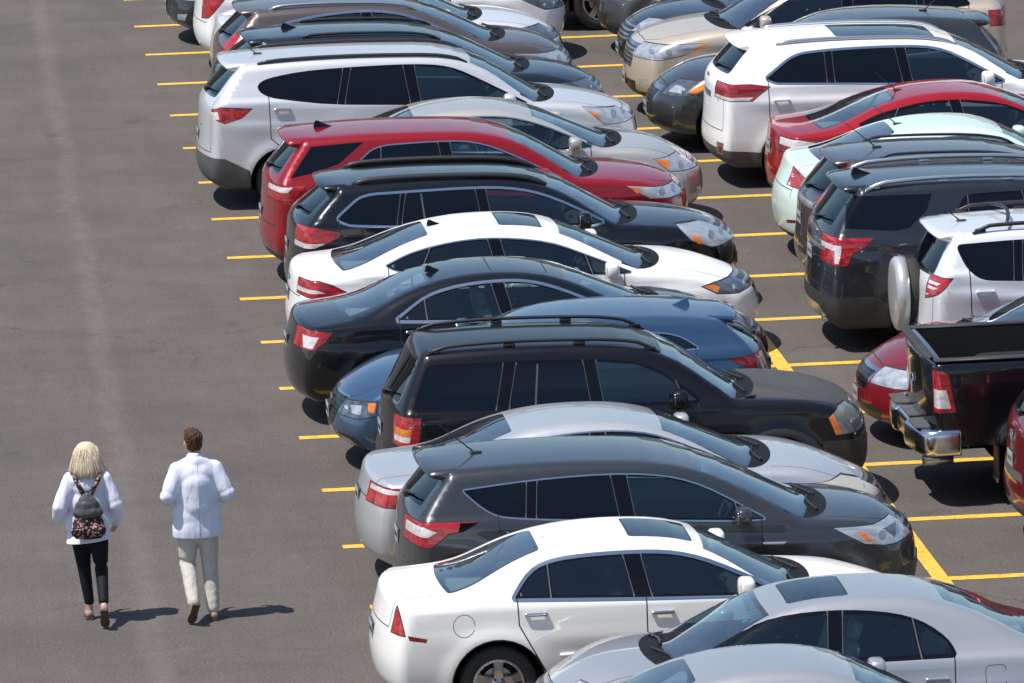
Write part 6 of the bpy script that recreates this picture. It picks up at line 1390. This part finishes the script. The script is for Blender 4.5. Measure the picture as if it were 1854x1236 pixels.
    V = []; F = []; nA = 72; rows = [(1.70, .012), (1.693, .045), (1.672, .078), (1.635, .103), (1.585, .121), (1.53, .134), (1.475, .145), (1.43, .152), (1.395, .153), (1.385, .146)]
    rr = random.Random(3); strand = [rr.uniform(-1, 1) for _ in range(nA)]
    for ri, (z, r) in enumerate(rows):
        for k in range(nA):
            a = 2 * math.pi * k / nA; front = max(0, math.sin(a)); lift = .12 * front ** 3 * (ri / 9) ** 2
            rad = r * (1 + .030 * strand[k] * (ri / 9)) ; V.append((rad * math.cos(a) * 1.02, -.0 + rad * math.sin(a) * .92 + (.025 if ri < 5 else .02), z + lift * 0 + .012 * strand[(k * 7) % nA] * (ri > 7)))
    for ri in range(len(rows) - 1):
        for k in range(nA):
            a = 2 * math.pi * (k + .5) / nA
            if math.sin(a) > .72 and ri > 3: continue
            k2 = (k + 1) % nA; F.append((ri * nA + k, ri * nA + k2, (ri + 1) * nA + k2, (ri + 1) * nA + k))
    F.append(tuple(range(nA))[::-1]); hb = MB(); hb.v = V; hb.f = F; hb.m = [0] * len(F)
    for k in range(260):
        a = rr.uniform(math.pi * .95, math.pi * 2.05) if k % 5 else rr.uniform(-.3, .4); z0 = rr.uniform(1.50, 1.66); r0 = float(np.interp(-z0, [-q[0] for q in rows], [q[1] for q in rows])); P = []
        z1 = rr.uniform(1.36, 1.42); sp_ = rr.uniform(.0, .014) + (.03 if k % 23 == 0 else 0); wv = rr.uniform(-.03, .03)
        for j in range(6):
            t = j / 5; z = z0 + (z1 - z0) * t; r = float(np.interp(-z, [-q[0] for q in rows], [q[1] for q in rows])) + .003 + sp_ * t * t; P.append((r * math.cos(a + wv * t) * 1.02, r * math.sin(a + wv * t) * .92 + .022, z))
        hb.tube(P, [.002, .003, .0035, .0032, .0025, .0008], 5)
    hb.out('hair', blond, wm, smooth=True)
    bl = [('e', (0, -.005, 1.28), (.175, .11, .13)), ('e', (-.09, -.01, 1.335), (.105, .085, .07)), ('e', (.09, -.01, 1.335), (.105, .085, .07)), ('e', (0, 0, 1.12), (.185, .12, .20)), ('e', (0, 0, .93), (.215, .145, .21)), ('e', (0, 0, .72), (.21, .145, .24)), ('l', [(0, 0, 1.36), (0, .01, 1.42)], [.085, .055]),
          ('l', [(-.155, 0, 1.345), (-.262, -.06, 1.10), (-.27, .02, 1.00), (-.21, .10, .98)], [.075, .075, .072, .045]), ('l', [(.155, 0, 1.345), (.255, -.04, 1.10), (.262, .04, .98), (.25, .10, .91)], [.075, .076, .070, .045])]
    b = blob('blouse', bl, blouse, wm, .012, 5, wrinkle(.0055, 11, 4.5, .9))
    bm = bmesh.new(); bm.from_mesh(b.data); bmesh.ops.bisect_plane(bm, geom=bm.verts[:] + bm.edges[:] + bm.faces[:], plane_co=(0, 0, .765), plane_no=(0.10, 0, -1), clear_outer=True)
    for v in bm.verts:
        if v.co.z < .98 and abs(v.co.x) < .27: k = (.98 - v.co.z) / .2; v.co.x *= 1 + .05 * k; v.co.y *= 1 + .06 * k
    bm.to_mesh(b.data); bm.free()
    pt = [('e', (0, 0, .82), (.170, .125, .13)), ('l', [(-.082, .0, .84), (-.058, .05, .48), (-.023, .035, .17)], [.102, .064, .048]), ('l', [(.082, .0, .84), (.105, -.07, .50), (.122, -.36, .255)], [.102, .064, .048])]
    blob('trousers', pt, black, wm, .011, 4)
    shoe(wm, (-.02, .03, .055), (-.02, -.035, .006), (-.045, .20, .006), taupe, sole); shoe(wm, (.126, -.41, .17), (.125, -.52, .20), (.130, -.375, .012), taupe, sole)
    # ---- backpack
    bp_ = empty('backpack', (-2.585, .07, 0), R(-4), label='small backpack with grey top and black floral pocket worn by the blond woman', category='backpack')
    grey = cloth_mat('grey_leather', (.085, .085, .088), .15, .4, 14, .45)
    fl, nt, bb = nodes_of('black_floral_cloth'); tc = N(nt, 'ShaderNodeTexCoord'); v = N(nt, 'ShaderNodeTexVoronoi', feature='F1'); setin(v, Scale=36.0); nn = N(nt, 'ShaderNodeTexNoise'); setin(nn, Scale=16.0, Detail=3.0, Distortion=2.0)
    nt.links.new(tc.outputs['Object'], v.inputs['Vector']); nt.links.new(tc.outputs['Object'], nn.inputs['Vector']); r1 = ramp(nt, [(0, (.62, .33, .30)), (.38, (.50, .24, .22)), (.46, (.010, .010, .014)), (1, (.010, .010, .014))]); nt.links.new(v.outputs['Distance'], r1.inputs[0])
    r2 = ramp(nt, [(.56, 0), (.60, 1)]); nt.links.new(nn.outputs[0], r2.inputs[0]); mx = N(nt, 'ShaderNodeMix', data_type='RGBA'); nt.links.new(r2.outputs[0], mx.inputs['Factor']); nt.links.new(r1.outputs[0], mx.inputs['A']); mx.inputs['B'].default_value = (.012, .012, .016, 1)
    nt.links.new(mx.outputs['Result'], bb.inputs['Base Color']); bb.inputs['Roughness'].default_value = .8
    y = -.19
    blob('pocket', [('e', (0, y, .90), (.155, .068, .09)), ('e', (-.08, y - .02, .90), (.085, .065, .08)), ('e', (.08, y - .02, .90), (.085, .065, .08)), ('e', (0, y, .97), (.15, .062, .09)), ('e', (0, y, 1.03), (.13, .06, .07))], fl, bp_, .01, 4, wrinkle(.006, 20, 20))
    blob('flap', [('e', (0, y, 1.07), (.145, .072, .075)), ('e', (0, y + .005, 1.12), (.12, .064, .09)), ('e', (0, y + .01, 1.17), (.09, .055, .07)), ('e', (0, y + .02, 1.22), (.055, .045, .045))], grey, bp_, .01, 4, wrinkle(.007, 14, 14))
    for sd in (-1, 1):
        s = MB(); pts = [(sd * .03, y + .03, 1.23), (sd * .075, -.135, 1.31), (sd * .115, -.105, 1.385), (sd * .125, -.03, 1.43), (sd * .13, .06, 1.40), (sd * .13, .11, 1.28)]
        s.tube(pts, .022, 8); s.v = [(v_[0], v_[1], v_[2]) for v_ in s.v]; s.out('strap', fl if sd else grey, bp_, smooth=True)
    h = MB(); h.tube([(.02 * math.cos(a), y + .01, 1.245 + .03 * math.sin(a)) for a in np.linspace(0, math.pi, 8)], .007, 6); h.out('carry_loop', grey, bp_, smooth=True)
# ------------------------------------------------------------------ put it together
setup_view()
build_ground()
build_backdrop()
build_people()
for sp in CARS:
    build_car(sp)
